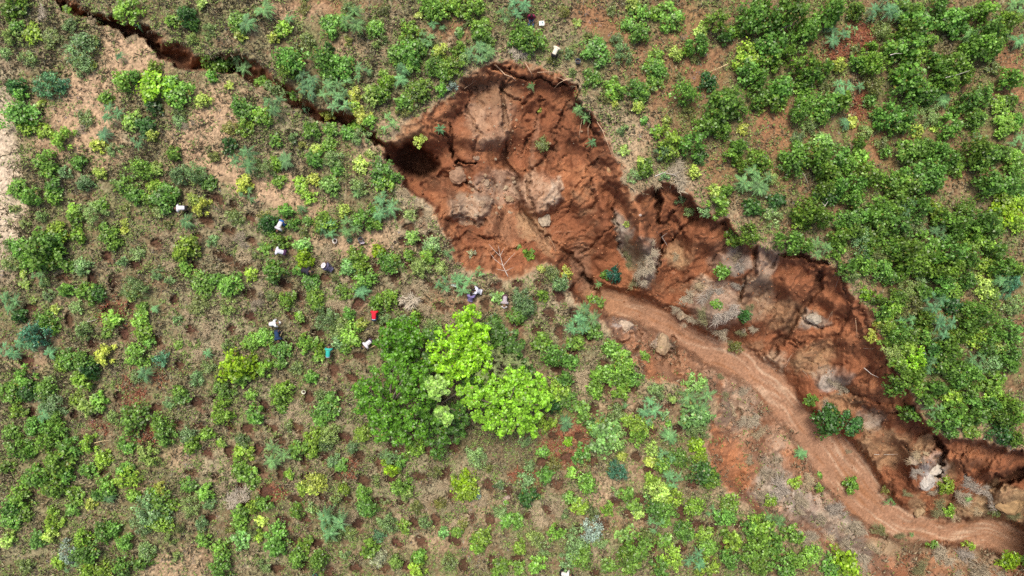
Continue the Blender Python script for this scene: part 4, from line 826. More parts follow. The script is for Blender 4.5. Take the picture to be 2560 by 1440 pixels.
plants = []
def plant(u, v, r, k):
    if k == 'L' and in_thicket(u, v): k = 'S'
    name, style, c, hr, words, grp = KINDS[k]
    Rm = r * MPP * (1.17 if k == 'S' else 1.18)
    size = 0 if Rm < 0.45 else (1 if Rm < 0.80 else 2)
    vs_ = variants(style, size)
    cr, st, R0, H0 = vs_[rnd.randrange(len(vs_))]
    s = Rm / R0
    hh = hr * Rm * rnd.uniform(0.75, 1.35)
    zb = float(zat(u, v))
    X, Y = wxy(u, v, zb + hh * 0.7)
    zb = min(ground_z(X, Y), zb + 0.4)
    root = empty(name, (X, Y, zb), rnd.uniform(0, 2 * PI))
    for nm, me in (('crown', cr), ('stem', st)):
        o = link(nm, me, root)
        o.scale = (s, s, hh / H0)
        j = rnd.uniform(0.78, 1.32); h = rnd.uniform(-0.16, 0.10)
        if nm == 'crown':
            o.color = (c[0] * j * (1 + h + .02), c[1] * j, c[2] * j * (1 - 1.5 * h), 1)
    tag(root, None, 'tree' if k == 'S' else 'shrub', grp)
    plants.append((root, u, v, r, k, words))
    return root

for line in PLANTS.strip().split('\n'):
    for e in line.split('|'):
        x, y, r, k = e.split()
        plant(float(x), float(y), float(r), k)
# ------------------------------------------------------------------ the clump of tall trees: lobes x, y, radius in photo pixels, height of the lobe's top in metres
TREES = [
    ('dark_green_tree', (0.085, 0.225, 0.010), 'dense', [(995,850,40,4.2),(975,835,26,3.8),(1018,842,28,3.9),(1000,872,30,3.8),(965,862,24,3.4),(1025,868,20,3.4)],
     'rounded rich-green tree standing at the upper left of the tall tree clump'),
    ('lime_tree', (0.26, 0.50, 0.018), 'dense', [(1168,802,30,4.6),(1160,830,26,4.6),(1130,868,40,5.4),(1165,880,40,5.6),(1105,890,34,5.0),(1190,860,28,4.6),(1150,915,34,5.0),(1120,925,28,4.6),(1195,905,28,4.6),(1200,835,18,4.0)],
     'brightest lime-green tree, tallest in the middle of the tree clump'),
    ('broad_green_tree', (0.105, 0.260, 0.016), 'loose', [(1005,938,36,4.6),(985,910,26,4.2),(935,965,34,4.0),(905,985,26,3.5),(960,1010,36,4.2),(925,1030,30,3.6),(985,1050,34,3.8),(1035,1000,36,4.2),(1050,940,26,4.0),(1045,1065,32,3.6),(1000,1090,26,3.2),(950,1075,24,3.2),(1020,960,30,4.5)],
     'broad mid-green tree with lime tips on the left side of the tree clump'),
    ('pale_lime_tree', (0.235, 0.46, 0.030), 'dense', [(1225,985,34,4.6),(1200,1015,30,4.2),(1255,1010,34,4.6),(1290,985,36,5.0),(1325,1000,34,4.8),(1300,1040,32,4.2),(1255,1055,28,3.8),(1335,965,26,4.4),(1355,1005,20,4.0),(1285,950,26,4.4),(1215,1050,26,3.6),(1320,1065,22,3.4),(1170,985,22,4.2)],
     'wide pale-lime tree on the lower right of the tree clump'),
    ('olive_tree', (0.20, 0.245, 0.085), 'feather', [(1240,905,30,3.9),(1265,890,26,3.7),(1225,880,24,3.8),(1260,930,28,3.6),(1290,910,24,3.3),(1210,930,20,3.6)],
     'feathery dull olive tree between the two lime trees'),
    ('dull_green_tree', (0.085, 0.18, 0.030), 'loose', [(1245,845,24,3.0),(1270,860,24,2.9),(1230,820,22,2.6),(1290,880,20,2.6),(1310,930,22,2.6)],  # leaves of a dull dark green
     'dull dark-green tree behind the lime tree on its upper right'),
    ('pale_leaved_tree', (0.30, 0.49, 0.10), 'dense', [(1085,962,15,4.9),(1106,968,13,5.0),(1090,982,10,4.7),(1113,1042,14,4.2),(1100,1030,8,4.0)],
     'small pale-leaved tree showing white-green clusters in the dark middle of the clump'),
    ('gap_shade_tree', (0.075, 0.18, 0.020), 'loose', [(1070,1000,26,2.6),(1075,1050,28,2.6),(1110,1085,30,2.6),(1085,1115,26,2.2),(1135,1060,26,2.6),(1150,1030,24,2.8),(1060,905,22,2.8),(1085,845,20,2.2),(1180,950,22,3.0)],  # added tree; its dark leaf colour stands in for shade between the crowns
     'low tree with dark leaves added as shade in the gaps under the lime trees'),
]
M_TLEAF = {'dense': M_TREE, 'loose': M_TREE, 'feather': M_FERN}
for ti, (name, c, style, lobes, label) in enumerate(TREES):
    us = np.mean([l[0] for l in lobes]); vs2 = np.mean([l[1] for l in lobes])
    base = pt(us, vs2)
    root = empty(name, base)
    tag(root, label, 'tree', 'trees of the tall clump')
    cl = []
    rs = np.random.RandomState(500 + ti)
    for (x, y, r, h) in lobes:
        X, Y = wxy(x, y, base.z + h * 0.85)
        R = r * MPP * 1.15
        # every lobe is a cluster of smaller uneven clumps
        for k in range(12):
            a = 2.4 * k + rs.uniform(-.4, .4); q = math.sqrt((k + .3) / 12)
            cl.append((X - base.x + R * rs.uniform(.85, 1.25) * q * math.cos(a), Y - base.y + R * rs.uniform(.85, 1.25) * q * math.sin(a), h - 1.0 * R * q * q * rs.uniform(.5, 1.6) - R * rs.uniform(0.0, 1.5), R * rs.uniform(.15, .30)))
    if style == 'feather':
        V_, F_ = [], []; off = 0
        for (x, y, zc, cr) in cl[::2]:
            me = feather_mesh('tmp', rs.randint(9999), cr * 2.0, zc, 12)
            v = np.zeros(len(me.vertices) * 3, F32); me.vertices.foreach_get('co', v); v = v.reshape(-1, 3) + np.array([x, y, 0])
            V_.append(v); F_.append(np.arange(len(v)).reshape(-1, 3) + off); off += len(v)
            bpy.data.meshes.remove(me)
        crown = mesh_np('crown', np.concatenate(V_), np.concatenate(F_), M_FERN)
    else:
        crown = leafy_mesh('crown', 700 + ti, cl, 54 if style == 'dense' else 56, 0.18 if style == 'dense' else 0.17, M_TLEAF[style], 0.40)
    o = link('crown', crown, root); o.color = (*c, 1)
    big = [(x, y, zc, cr) for (x, y, zc, cr) in cl[::12]]
    link('trunk', stems_mesh('trunk', 900 + ti, big, 4.0, 0.11, 1.3), root)
    LANDTREE = root

# ------------------------------------------------------------------ dry grass clumps: x, y, radius, tone (g grey, s straw, l lilac-grey, o olive)
CLUMPS = """1625 640 24 g|1622 672 30 g|1600 695 30 g|1572 650 22 o|1585 705 22 o|1690 640 14 s|1840 645 22 s|1855 668 18 l|1780 735 36 l|1760 785 34 o|1812 785 32 l|1800 828 28 g|1722 748 26 g|1752 715 24 s|1845 715 20 l|1882 822 20 g|1850 830 22 o|1735 800 24 g|2075 950 22 g|2105 965 22 g|1920 1190 36 g|1950 1225 40 l|1990 1255 38 g|2010 1205 26 s|2080 1275 34 l|2130 1315 32 g|2050 1310 28 g|2300 1142 24 s|2288 1178 22 l|2420 1212 28 l|2460 1222 20 l|2400 1240 28 g|2350 1268 32 o|2480 1250 24 l|2200 1335 28 o|2245 1345 22 o|2150 1395 28 g|2350 1395 34 g|2405 1390 30 l|2450 1420 38 g|2300 1420 30 o|1850 985 26 g|1872 1050 28 g|1895 1085 22 s|1830 1030 22 s|1690 438 30 g|1640 452 22 s|1300 140 24 W|1030 748 30 W|1045 720 22 s|1010 735 20 s|1065 770 18 s|1120 800 20 s|1150 690 18 s|1010 480 18 s|1060 545 18 s|1090 620 16 s|555 860 26 s|620 640 24 s|600 600 24 g|820 640 22 s|850 760 24 s|860 700 20 s|640 760 22 g|600 1245 30 W|560 1215 20 s|735 1025 22 s|760 1050 18 s|1060 1250 26 s|1150 1300 22 s|1350 1290 26 s|1400 1275 24 s|1450 940 24 s|1460 960 20 s|1560 450 16 s|1110 1215 22 s|1000 1300 20 s|980 1225 22 s|1210 1250 20 s|880 1290 18 s|690 1050 18 s|480 770 22 s|520 820 22 s|500 880 20 s|430 660 20 s|560 600 22 s|110 35 16 W|230 60 16 s|330 100 14 s|455 310 20 g|205 320 18 g|50 560 16 s|2530 1290 22 o|2120 1130 10 s|2060 1010 16 g|1945 1150 18 g|1905 1235 22 g|1870 1150 20 s|2020 1340 24 g|2070 1345 20 s|2110 1365 22 g|2180 1375 18 s|1690 770 20 g|1875 770 16 o|1830 860 18 o|2265 1235 14 o|2330 1230 18 g|2380 1290 18 s|2440 1280 18 s|2500 1440 26 g|2390 1440 24 g|1660 1000 14 s|1810 990 14 o|1795 940 14 o"""
CT = {'g': ((0.29, 0.245, 0.175), 'grey dry grass clump'), 's': ((0.34, 0.27, 0.17), 'straw-coloured dry grass clump'), 'l': ((0.27, 0.235, 0.195), 'dull grey dry grass clump'),
      'o': ((0.17, 0.165, 0.08), 'olive half-dry grass clump'), 'W': ((0.46, 0.40, 0.31), 'bleached pale grass clump')}
def blades_mesh(name, seed, n, R, Hh, w, mat, lean=1.0):
    """long thin blades that spread out of a tussock: each blade two triangles, bent over"""
    rs = np.random.RandomState(seed)
    nt_ = 9; tx_ = rs.normal(0, .40 * R, nt_); ty_ = rs.normal(0, .28 * R, nt_); ln_ = rs.uniform(0, 2 * PI) + rs.normal(0, .9, nt_); g_ = rs.randint(0, nt_, n)
    a = rs.uniform(0, 2 * PI, n); q = np.sqrt(rs.uniform(0, 1, n)) * 0.16 * R
    bx = tx_[g_] + q * np.cos(a); by = ty_[g_] + q * np.sin(a)
    a2 = ln_[g_] + rs.normal(0, 0.85, n); L = R * rs.uniform(0.25, 0.70, n) * lean
    hz = Hh * rs.uniform(0.35, 1.0, n)
    mx = bx + 0.5 * L * np.cos(a2); my = by + 0.5 * L * np.sin(a2)
    a3 = a2 + rs.normal(0, 0.4, n)
    tx = mx + 0.55 * L * np.cos(a3); ty = my + 0.55 * L * np.sin(a3); tz = hz * rs.uniform(0.15, 0.8, n)
    px, py = -np.sin(a2) * w, np.cos(a2) * w
    z0 = np.full(n, -0.03)
    v = np.stack([np.stack([bx - px, by - py, z0], 1), np.stack([bx + px, by + py, z0], 1), np.stack([mx + px * .9, my + py * .9, hz], 1),
                  np.stack([mx - px * .9, my - py * .9, hz], 1), np.stack([tx + px * .2, ty + py * .2, tz], 1), np.stack([tx - px * .2, ty - py * .2, tz], 1)], 1).reshape(-1, 3)
    k = np.arange(n)[:, None] * 6
    f = np.concatenate([k + np.array([0, 1, 2, 3]), k + np.array([3, 2, 4, 5])])
    return mesh_np(name, v, f, mat)
TUSS = [blades_mesh('dry_grass_clump', 40 + k, 300, 0.8, 0.40, 0.011, M_DRY, 0.85) for k in range(6)]
clumps = []
for e in CLUMPS.split('|'):
    x, y, r, t = e.split(); x, y, r = float(x), float(y), float(r)
    o = link('dry_grass_clump', TUSS[rnd.randrange(6)])
    o.location = pt(x, y)
    s = r * MPP * 1.15 / 0.8
    o.scale = (s * rnd.uniform(.85, 1.2), s * rnd.uniform(.85, 1.2), s * rnd.uniform(.8, 1.2)); o.rotation_euler = (0, 0, rnd.uniform(0, 6.28))
    j = rnd.uniform(.85, 1.15); c = CT[t][0]
    o.color = (c[0] * j, c[1] * j, c[2] * j, 1)
    tag(o, None, 'grass clump', 'dry grass clumps')
    clumps.append((o, x, y, r, t, CT[t][1]))

# ------------------------------------------------------------------ planting pits: a bowl of loose dug soil with clods and a spoil lip
def pit_mesh(seed):
    rs = np.random.RandomState(seed)
    nr, na = 7, 20
    vs_, fs_ = [(0, 0, 0)], []
    lob = [1 + 0.14 * math.sin(2 * k * 2 * PI / na + seed) + rs.uniform(-.13, .13) for k in range(na)]
    lob = [lob[k] * (0.80 + 0.32 * math.sin(3 * k * 2 * PI / na + 2.1 * seed)) for k in range(na)]
    for i in range(1, nr + 1):
        q = i / nr
        for k in range(na):
            a = 2 * PI * k / na
            rr = q * lob[k]
            vs_.append((rr * math.cos(a), rr * math.sin(a), rs.uniform(-.02, .07) * (1.3 - q)))
    for k in range(na):
        fs_.append((0, 1 + k, 1 + (k + 1) % na, 1 + (k + 1) % na))
    tri = [(0, 1 + k, 1 + (k + 1) % na) for k in range(na)]
    qd = []
    for i in range(nr - 1):
        for k in range(na):
            a0 = 1 + i * na + k; a1 = 1 + i * na + (k + 1) % na
            qd += [(a0, a0 + na, a1 + na), (a0, a1 + na, a1)]
    return np.array(vs_, float), np.array(tri + qd)
pits = []
for i, (x, y, rx, ry, a) in enumerate(PITS):
    v, f = pit_mesh(i)
    ca, sa = math.cos(math.radians(a)), math.sin(math.radians(a))
    lx = v[:, 0] * rx * 1.02; ly = v[:, 1] * ry * 1.02
    uu = x + lx * ca - ly * sa; vv2 = y + lx * sa + ly * ca
    g = zat(uu, vv2)
    zz = g + 0.035 + np.abs(v[:, 2]) * 0.8 * (np.hypot(v[:, 0], v[:, 1]) < 0.97)
    zz = np.where(np.hypot(v[:, 0], v[:, 1]) > 0.85, g + 0.012, zz)
    X, Y = wxy(uu, vv2, zz)
    c0 = np.array([X[0], Y[0], zz[0]])
    me = mesh_np('planting_pit', np.stack([X, Y, zz], 1) - c0, f[:, ::-1], M_PIT, False)
    o = link('planting_pit', me, None, c0)
    j = rnd.uniform(.75, 1.5); o.color = (.072 * j, .036 * j * rnd.uniform(.95, 1.15), .022 * j, 1)
    tag(o, None, 'planting pit', 'planting pits dug across the field')
    pits.append((o, x, y, max(rx, ry)))

# ------------------------------------------------------------------ boulders and broken lumps of earth
def rock_mesh(name, seed, mat, rough=0.22, sub=3, squash=0.75):
    bm = bmesh.new()
    bmesh.ops.create_icosphere(bm, subdivisions=sub, radius=1)
    rs = np.random.RandomState(seed)
    pl = [(unit(rs.normal(0, 1, 3)[None])[0], rs.uniform(0.62, 0.9)) for _ in range(9)]
    for v in bm.verts:
        d = np.array(v.co)
        for n, dd in pl:
            q = float(d @ n)
            if q > dd: d = d - n * (q - dd) * 0.9
        v.co = Vector(d * (1 + rough * 0.25 * rs.uniform(-.5, .5)))
        v.co.z *= squash
    me = bpy.data.meshes.new(name); bm.to_mesh(me); bm.free()
    me.materials.append(mat)
    return me
ROCKS_M = [rock_mesh('rock', s, M_ROCK, 0.25, 2) for s in range(7)]
BIG = [(1361,548,19,22,(0.56,0.47,0.35),'pale tan boulder below the big slumped block in the main pit'),
       (1706,782,17,24,(0.56,0.45,0.32),'tall tan boulder beside the upper end of the stream bed'),
       (1145,438,24,24,(0.42,0.27,0.18),'reddish grey boulder under the dark slit in the main pit'),
       (1655,862,22,30,(0.48,0.36,0.23),'pale earth block on the lower bank of the stream bed'),
       (1562,815,24,15,(0.62,0.50,0.38),'white-topped block on the lower gully edge near the stream head'),
       (2332,1172,24,22,(0.72,0.66,0.56),'white rock outcrop on the lower right gully slope'),
       (2318,1205,22,26,(0.60,0.57,0.52),'grey-white rock below the white outcrop at lower right'),
       (2037,798,22,15,(0.50,0.45,0.37),'flat grey slab in the middle of the right red slope'),
       (1262,469,9,9,(0.58,0.47,0.32),'small square tan stone in the main pit rubble'),
       (1273,497,13,10,(0.45,0.33,0.21),'flat brown stone below the square tan stone in the rubble'),
       (1205,510,11,9,(0.42,0.30,0.20),'brown lump at the left edge of the rubble heap'),
       (1215,456,9,11,(0.46,0.35,0.25),'upright lump at the top left of the rubble heap'),
       (1523,425,6,8,(0.60,0.38,0.20),'small orange-tan lump near the right wall of the main pit'),
       (1600,537,4,5,(0.62,0.52,0.46),'small pale stone on the ridge between the two pits'),
       (2525,1262,40,26,(0.46,0.31,0.16),'tan earth mound under the cliff at the far right edge'),
       (2300,1275,16,24,(0.50,0.37,0.22),'tan bank lump above the stream bed at lower right'),
       (2285,1150,14,14,(0.48,0.38,0.28),'grey lump left of the white outcrop at lower right'),
       (1190,395,9,7,(0.40,0.28,0.20),'dull brown lump above the dark slit in the main pit')]
for i, (x, y, rx, ry, c, label) in enumerate(BIG):
    o = link('boulder' if rx > 14 else 'stone', rock_mesh('boulder', 60 + i, M_ROCK, 0.75, 3))
    p = pt(x, y)
    o.location = p - Vector((0, 0, 0.10 * rx * MPP)); o.scale = (rx * MPP * 1.05, ry * MPP * 1.05, 0.5 * (rx + ry) * MPP * 0.9)
    o.rotation_euler = (rnd.uniform(-.15, .15), rnd.uniform(-.15, .15), rnd.uniform(-.2, .2))
    o.color = (c[0] * .62, c[1] * .60, c[2] * .58, 1)
    tag(o, label, 'boulder' if rx > 14 else 'stone')
rs = np.random.RandomState(5)
lumps = []
LUMP_AT = [(1200 + rs.uniform(-30, 90), 440 + rs.uniform(-5, 100)) for _ in range(46)] + [(1265 + rs.normal(0, 14), 250 + rs.uniform(0, 150)) for _ in range(22)] + \
          [(1235 + rs.normal(0, 30), 330 + rs.normal(0, 30)) for _ in range(10)] + [(1330 + rs.normal(0, 60), 300 + rs.normal(0, 40)) for _ in range(12)] + \
          [(1900 + rs.normal(0, 60), 800 + rs.normal(0, 60)) for _ in range(12)] + [(2180 + rs.normal(0, 60), 1100 + rs.normal(0, 30)) for _ in range(12)] + [(1080 + rs.normal(0, 24), 470 + rs.normal(0, 14)) for _ in range(8)]
for i, (x, y) in enumerate(LUMP_AT):
    r = rs.uniform(2.0, 6.5) if i < 46 else rs.uniform(1.5, 4)
    o = link('earth_lump', ROCKS_M[i % 7])
    o.location = pt(x, y, 0.2 * r * MPP); s = r * MPP
    o.scale = (s * rs.uniform(.8, 1.3), s * rs.uniform(.8, 1.3), s); o.rotation_euler = (rs.uniform(-.5, .5), rs.uniform(-.5, .5), rs.uniform(0, 6))
    c = [(0.42, 0.29, 0.18), (0.36, 0.19, 0.10), (0.46, 0.36, 0.25)][rs.randint(3)] if i < 92 else (0.33, 0.15, 0.075)
    o.color = (c[0] * .66, c[1] * .66, c[2] * .66, 1)
    tag(o, None, 'lump of earth', 'loose lumps of earth in the gully')
    lumps.append((o, x, y))

# ------------------------------------------------------------------ bare roots, fallen branches and sticks
def strand(name, pts, r0, mat, label, cat, lift=0.06, side=()):
    """a tapered root or branch through photo points, with side twigs"""
    base = pt(*pts[0][:2], lift)
    P3 = [pt(p[0], p[1], p[2] if len(p) > 2 else lift) - base for p in pts]
    n = len(P3); lst = []
    jit = [Vector((rnd.uniform(-.03, .03), rnd.uniform(-.03, .03), 0)) for _ in range(n)]
    lst.append(([tuple(q + j) for q, j in zip(P3, jit)], [r0 * (1 - 0.75 * i / max(1, n - 1)) for i in range(n)]))
    for sp in side:
        Q = [pt(p[0], p[1], p[2] if len(p) > 2 else lift) - base for p in sp]
        lst.append(([tuple(q) for q in Q], [r0 * 0.6 * (1 - 0.7 * i / max(1, len(Q) - 1)) for i in range(len(Q))]))
    o = link(name, tubes_mesh(name, lst, mat, 5), None, base)
    return tag(o, label, cat)
M_ROOT = plain_mat('root', (0.50, 0.34, 0.22), 0.8, noise=0.25, nscale=9)
M_GREYW = plain_mat('weathered_wood', (0.50, 0.45, 0.40), 0.85, noise=0.3, nscale=9)
M_CANE = plain_mat('cane', (0.62, 0.47, 0.25), 0.6, noise=0.2, nscale=12)
strand('root', [(1236,160,.25),(1248,173,.3),(1262,186,.4),(1280,192,.5),(1291,203,.5)], 0.055, M_ROOT, 'thick pale root hanging over the top rim of the main pit', 'root')
strand('root', [(1314,158,.2),(1322,172,.4),(1330,184,.6),(1331,192,.5)], 0.035, M_ROOT, 'thin pale root dangling at the top rim right of the thick one', 'root')
strand('root', [(1428,196,.2),(1410,200,.5),(1395,210,.7),(1384,222,.6)], 0.04, M_ROOT, 'curved root at the upper right corner of the main pit', 'root', side=[[(1410,200,.5),(1392,192,.5)]])
strand('root', [(1345,182,.3),(1362,180,.4),(1384,178,.3)], 0.03, M_ROOT, 'straight root lying along the top scarp of the main pit', 'root')
strand('root', [(1455,298,.3),(1452,315,.5),(1450,330,.4),(1447,346,.3)], 0.022, M_ROOT, 'short thin root below the rim shrub, leftmost of the hanging roots', 'root')
strand('root', [(1478,300,.4),(1470,320,.6),(1470,338,.5),(1476,352,.4)], 0.025, M_ROOT, 'bowed thin root below the rim shrub, second of the hanging roots', 'root')
strand('root', [(1492,305,.4),(1505,325,.6),(1515,345,.5),(1522,365,.5),(1532,392,.4)], 0.028, M_ROOT, 'longest hanging root along the right wall of the main pit', 'root', side=[[(1505,325,.6),(1520,335,.5),(1526,352,.4)]])
strand('root', [(1160,222,.2),(1172,214,.3),(1190,200,.3)], 0.022, M_ROOT, 'thin orange root on the upper left wall of the main pit', 'root', side=[[(1172,214,.3),(1166,200,.2)],[(1180,207,.3),(1186,192,.2)]])
strand('root', [(2055,822,.1),(2068,806,.2),(2076,785,.3),(2081,778,.3),(2080,798,.2),(2072,818,.1)], 0.022, M_ROOT, 'looped root on the right red slope', 'root')
strand('root', [(2138,800,.2),(2141,822,.2),(2143,842,.1)], 0.022, M_ROOT, 'straight thin root on the right red slope below the thicket', 'root')
strand('root', [(1655,592,.6),(1664,606,.4),(1670,616,.2)], 0.035, M_GREYW, 'short grey root beside the grey grass on the pit ridge', 'root', side=[[(1652,588,.6),(1640,578,.5)],[(1655,592,.6),(1668,582,.5)]])
strand('root', [(1372,590,.2),(1384,612,.2),(1390,630,.1)], 0.022, M_ROOT, 'thin pale root near the bottom of the main pit drain', 'root')
for k, (a, b, c) in enumerate([((2084,692),(2092,676),(2097,664)), ((2088,718),(2094,702),(2100,690)), ((2096,716),(2108,720),(2116,726)), ((1968,905),(1975,893),(1984,884)), ((2008,926),(2016,936),(2022,946)), ((2158,870),(2180,872),(2200,866)), ((1962,918),(1970,906),(1976,898))]):
    strand('twig', [a, b, c], 0.018, M_TWIG, None, 'twig')['label'] = ['broken twig at the top edge of the right red slope','broken twig below the top one by the thicket edge','level twig stub by the thicket edge','leaning twig low on the right red slope','short twig low on the right slope, lowest of the three','long level twig near the lower thicket edge','pale twig low on the right slope, leftmost of the three'][k]
strand('cane', [(808,629,.12),(822,625,.12),(838,620,.12)], 0.022, M_CANE, 'yellow cane lying below the white bucket', 'cane')
strand('cane', [(918,633,.1),(926,638,.12),(935,645,.1)], 0.02, M_ROOT, 'short pink-brown stick beside the lime shrub right of the buckets', 'stick')
strand('fallen_branch', [(1956,70,.3),(1975,66,.4),(1988,56,.5),(1993,40,.4)], 0.04, M_GREYW, 'pale bare fallen branch at the upper left edge of the thicket', 'branch', side=[[(1988,56,.5),(2004,50,.4)],[(1975,66,.4),(1968,58,.4)]])
strand('fallen_branch', [(2058,528,1.2),(2062,514,1.2),(2070,504,1.2)], 0.035, M_GREYW, 'forked pale branch standing out of the thicket above the right slope', 'branch', side=[[(2062,514,1.2),(2055,506,1.2)]])
strand('fallen_branch', [(1636,441,.3),(1660,432,.35),(1685,436,.3),(1705,447,.3)], 0.035, M_GREYW, 'grey bare branch on the rim above the second pit', 'branch', side=[[(1660,432,.35),(1672,424,.3)],[(1685,436,.3),(1700,428,.3)]])
strand('fallen_branch', [(1270,690,.3),(1258,665,.5),(1250,640,.6),(1246,615,.5)], 0.035, M_GREYW, 'dead bare bush in the lower left of the main pit', 'dead bush',
       side=[[(1258,665,.5),(1236,648,.6),(1225,632,.5)],[(1258,665,.5),(1275,645,.6),(1288,632,.5)],[(1250,640,.6),(1262,618,.5)],[(1250,640,.6),(1232,622,.5),(1222,610,.4)],[(1264,678,.4),(1284,668,.4)],[(1264,678,.4),(1240,672,.4)]])
strand('fallen_branch', [(196,815,.2),(216,806,.25),(236,800,.2),(246,796,.2)], 0.025, M_GREYW, 'pale fallen branch in the left field', 'branch', side=[[(216,806,.25),(232,788,.2)]])
strand('fallen_branch', [(170,717,.2),(186,720,.25),(204,722,.2)], 0.022, M_GREYW, 'thin white stick in the left field between two bright shrubs', 'branch')
strand('fallen_branch', [(236,1108,.3),(256,1103,.35),(276,1102,.3)], 0.03, M_CANE, 'yellowish fallen branch in the lower left field', 'branch')
strand('fallen_branch', [(2160,920,1.5),(2180,935,1.5),(2196,944,1.4)], 0.03, M_GREYW, 'white branch lying across the lower thicket edge', 'branch')
strand('fallen_branch', [(2225,137,2.0),(2240,134,2.0),(2255,135,2.0)], 0.03, M_GREYW, 'pale level branch showing in the upper thicket', 'branch')
strand('fallen_branch', [(2365,195,1.8),(2395,187,1.9),(2425,175,1.8)], 0.03, M_GREYW, 'long pale branch in the upper right thicket', 'branch')
strand('fallen_branch', [(1820,160,.5),(1790,172,.5),(1760,185,.5)], 0.03, M_CANE, 'yellowish leaning stem left of the upper thicket', 'branch')
strand('fallen_branch', [(2186,1137,.2),(2215,1136,.2),(2245,1135,.2)], 0.03, M_GREYW, 'straight white pole lying above the lower stream bed', 'pole')
strand('fallen_branch', [(2000,425,.2),(2012,440,.2),(2020,460,.2)], 0.02, M_GREYW, 'thin stick in the bare lane inside the thicket', 'stick')
strand('fallen_branch', [(500,1218,.15),(520,1250,.15),(545,1252,.15)], 0.022, M_GREYW, 'crooked pale stick in the lower left field', 'branch')
strand('fallen_branch', [(536,1198,.1),(550,1191,.12),(562,1186,.1)], 0.022, M_CANE, 'pale stick beside the small dark hole at lower left', 'stick')
strand('stick', [(1079,542,.5),(1088,538,.6),(1096,533,.5)], 0.025, M_CANE, 'short pale stick on the left wall of the main pit', 'stick')

# ------------------------------------------------------------------ ground cover: what nobody could count
rs = np.random.RandomState(77)
def scatter(n, dens, u0=-90, u1=2650, v0=-90, v1=1530):
    """photo points spread by a density map 0..1"""
    out = []
    tot = 0
    while tot < n:
        u = rs.uniform(u0, u1, n); v = rs.uniform(v0, v1, n)
        k = rs.uniform(0, 1, n) < grid_at(dens, u, v)
        out.append(np.stack([u[k], v[k]], 1)); tot += int(k.sum())
    return np.concatenate(out)[:n]
bare_m = np.zeros(U.shape, F32)
for (x, y, rx, ry, a, k, s) in BARE:
    if k in 'pPro':
        bare_m = np.maximum(bare_m, s * blob(U + 20 * n_mid, V + 20 * n_small, x, y, rx * .9, ry * .9, a, 0.4))
okf = np.clip((1 - in_g) * (1 - crack_m) * (1 - pit_m), 0, 1) * (rim_s < -4)
tuft = np.clip(0.45 + 0.9 * n_mid + 0.9 * n_big + 0.5 * n_small, 0, 1)
d_straw = okf * (1 - 0.93 * bare_m) * tuft * (1 - 0.6 * east)
d_weed = okf * (1 - 0.88 * bare_m) * np.clip(0.40 + 1.1 * fbm(U, V, 70, 4, 81) + 0.6 * n_small, 0, 1)
south_m = in_rim * south * (1 - stream)
d_straw = np.maximum(d_straw, 0.5 * south_m * np.clip(0.4 + n_mid, 0, 1))
d_weed = np.maximum(d_weed, 0.06 * south_m)

def tuft_field(n_t, per, dens, R, Hh, w, name, mat, spread=0.5):
    c = scatter(n_t, dens)
    n = n_t * per
    u = np.repeat(c[:, 0], per); v = np.repeat(c[:, 1], per)
    sz = np.repeat(rs.uniform(0.5, 1.35, n_t), per)
    a = rs.uniform(0, 2 * PI, n); q = np.sqrt(rs.uniform(0, 1, n)) * R * sz * spread
    bu = u + q * np.cos(a) / MPP; bv = v - q * np.sin(a) / MPP
    zg = zat(bu, bv); bx, by = wxy(bu, bv, zg)
    a2 = a + rs.normal(0, 1.0, n); L = R * sz * rs.uniform(0.4, 1.0, n); hz = Hh * sz * rs.uniform(0.3, 1.0, n)
    px, py = -np.sin(a2) * w, np.cos(a2) * w
    mx = bx + .6 * L * np.cos(a2); my = by + .6 * L * np.sin(a2)
    tx = bx + L * np.cos(a2 + .3); ty = by + L * np.sin(a2 + .3)
    vv = np.stack([np.stack([bx - px, by - py, zg - .02], 1), np.stack([bx + px, by + py, zg - .02], 1), np.stack([mx + px, my + py, zg + hz], 1), np.stack([tx, ty, zg + hz * .5], 1)], 1).reshape(-1, 3)
    k = np.arange(n)[:, None] * 4
    o = link(name, mesh_np(name, vv, np.concatenate([k + np.array([0, 1, 2]), k + np.array([0, 2, 3])]), mat))
    return tag(o, kind='stuff')
tuft_field(17000, 9, d_straw, 0.38, 0.22, 0.014, 'dry_grass', M_STRAW)

def leaf_field(n_t, per, dens, R, Hh, L, name, mat, narrow=.38):
    c = scatter(n_t, dens)
    n = n_t * per
    sz = np.repeat(rs.uniform(0.4, 1.5, n_t) ** 1.3, per)
    u = np.repeat(c[:, 0], per); v = np.repeat(c[:, 1], per)
    d = unit(rs.normal(0, 1, (n, 3)) + np.array([0, 0, .4])); d[:, 2] = np.abs(d[:, 2])
    off = d * (R * sz * rs.uniform(.3, 1.0, n))[:, None]
    bu = u + off[:, 0] / MPP; bv = v - off[:, 1] / MPP
    zg = zat(bu, bv) + np.maximum(0.01, off[:, 2] * Hh / R)
    x, y = wxy(bu, bv, zg)
    nr = unit(rs.normal(0, .5, (n, 3)) + np.array([0, 0, 1.0])); dr = rs.normal(0, 1, (n, 3)); dr -= nr * np.sum(dr * nr, 1, keepdims=True); dr = unit(dr)
    l = L * rs.uniform(.6, 1.3, n)
    vv, f = leaf_quads(np.stack([x, y, zg], 1), nr, dr, l, l * narrow, rs)
    return tag(link(name, mesh_np(name, vv, f, mat)), kind='stuff')
leaf_field(15000, 11, d_weed, 0.28, 0.22, 0.105, 'ground_weeds', M_WEED)
M_GREYWEED = plain_mat('grey_weed', (0.22, 0.23, 0.12), 0.7, spread=0.55)
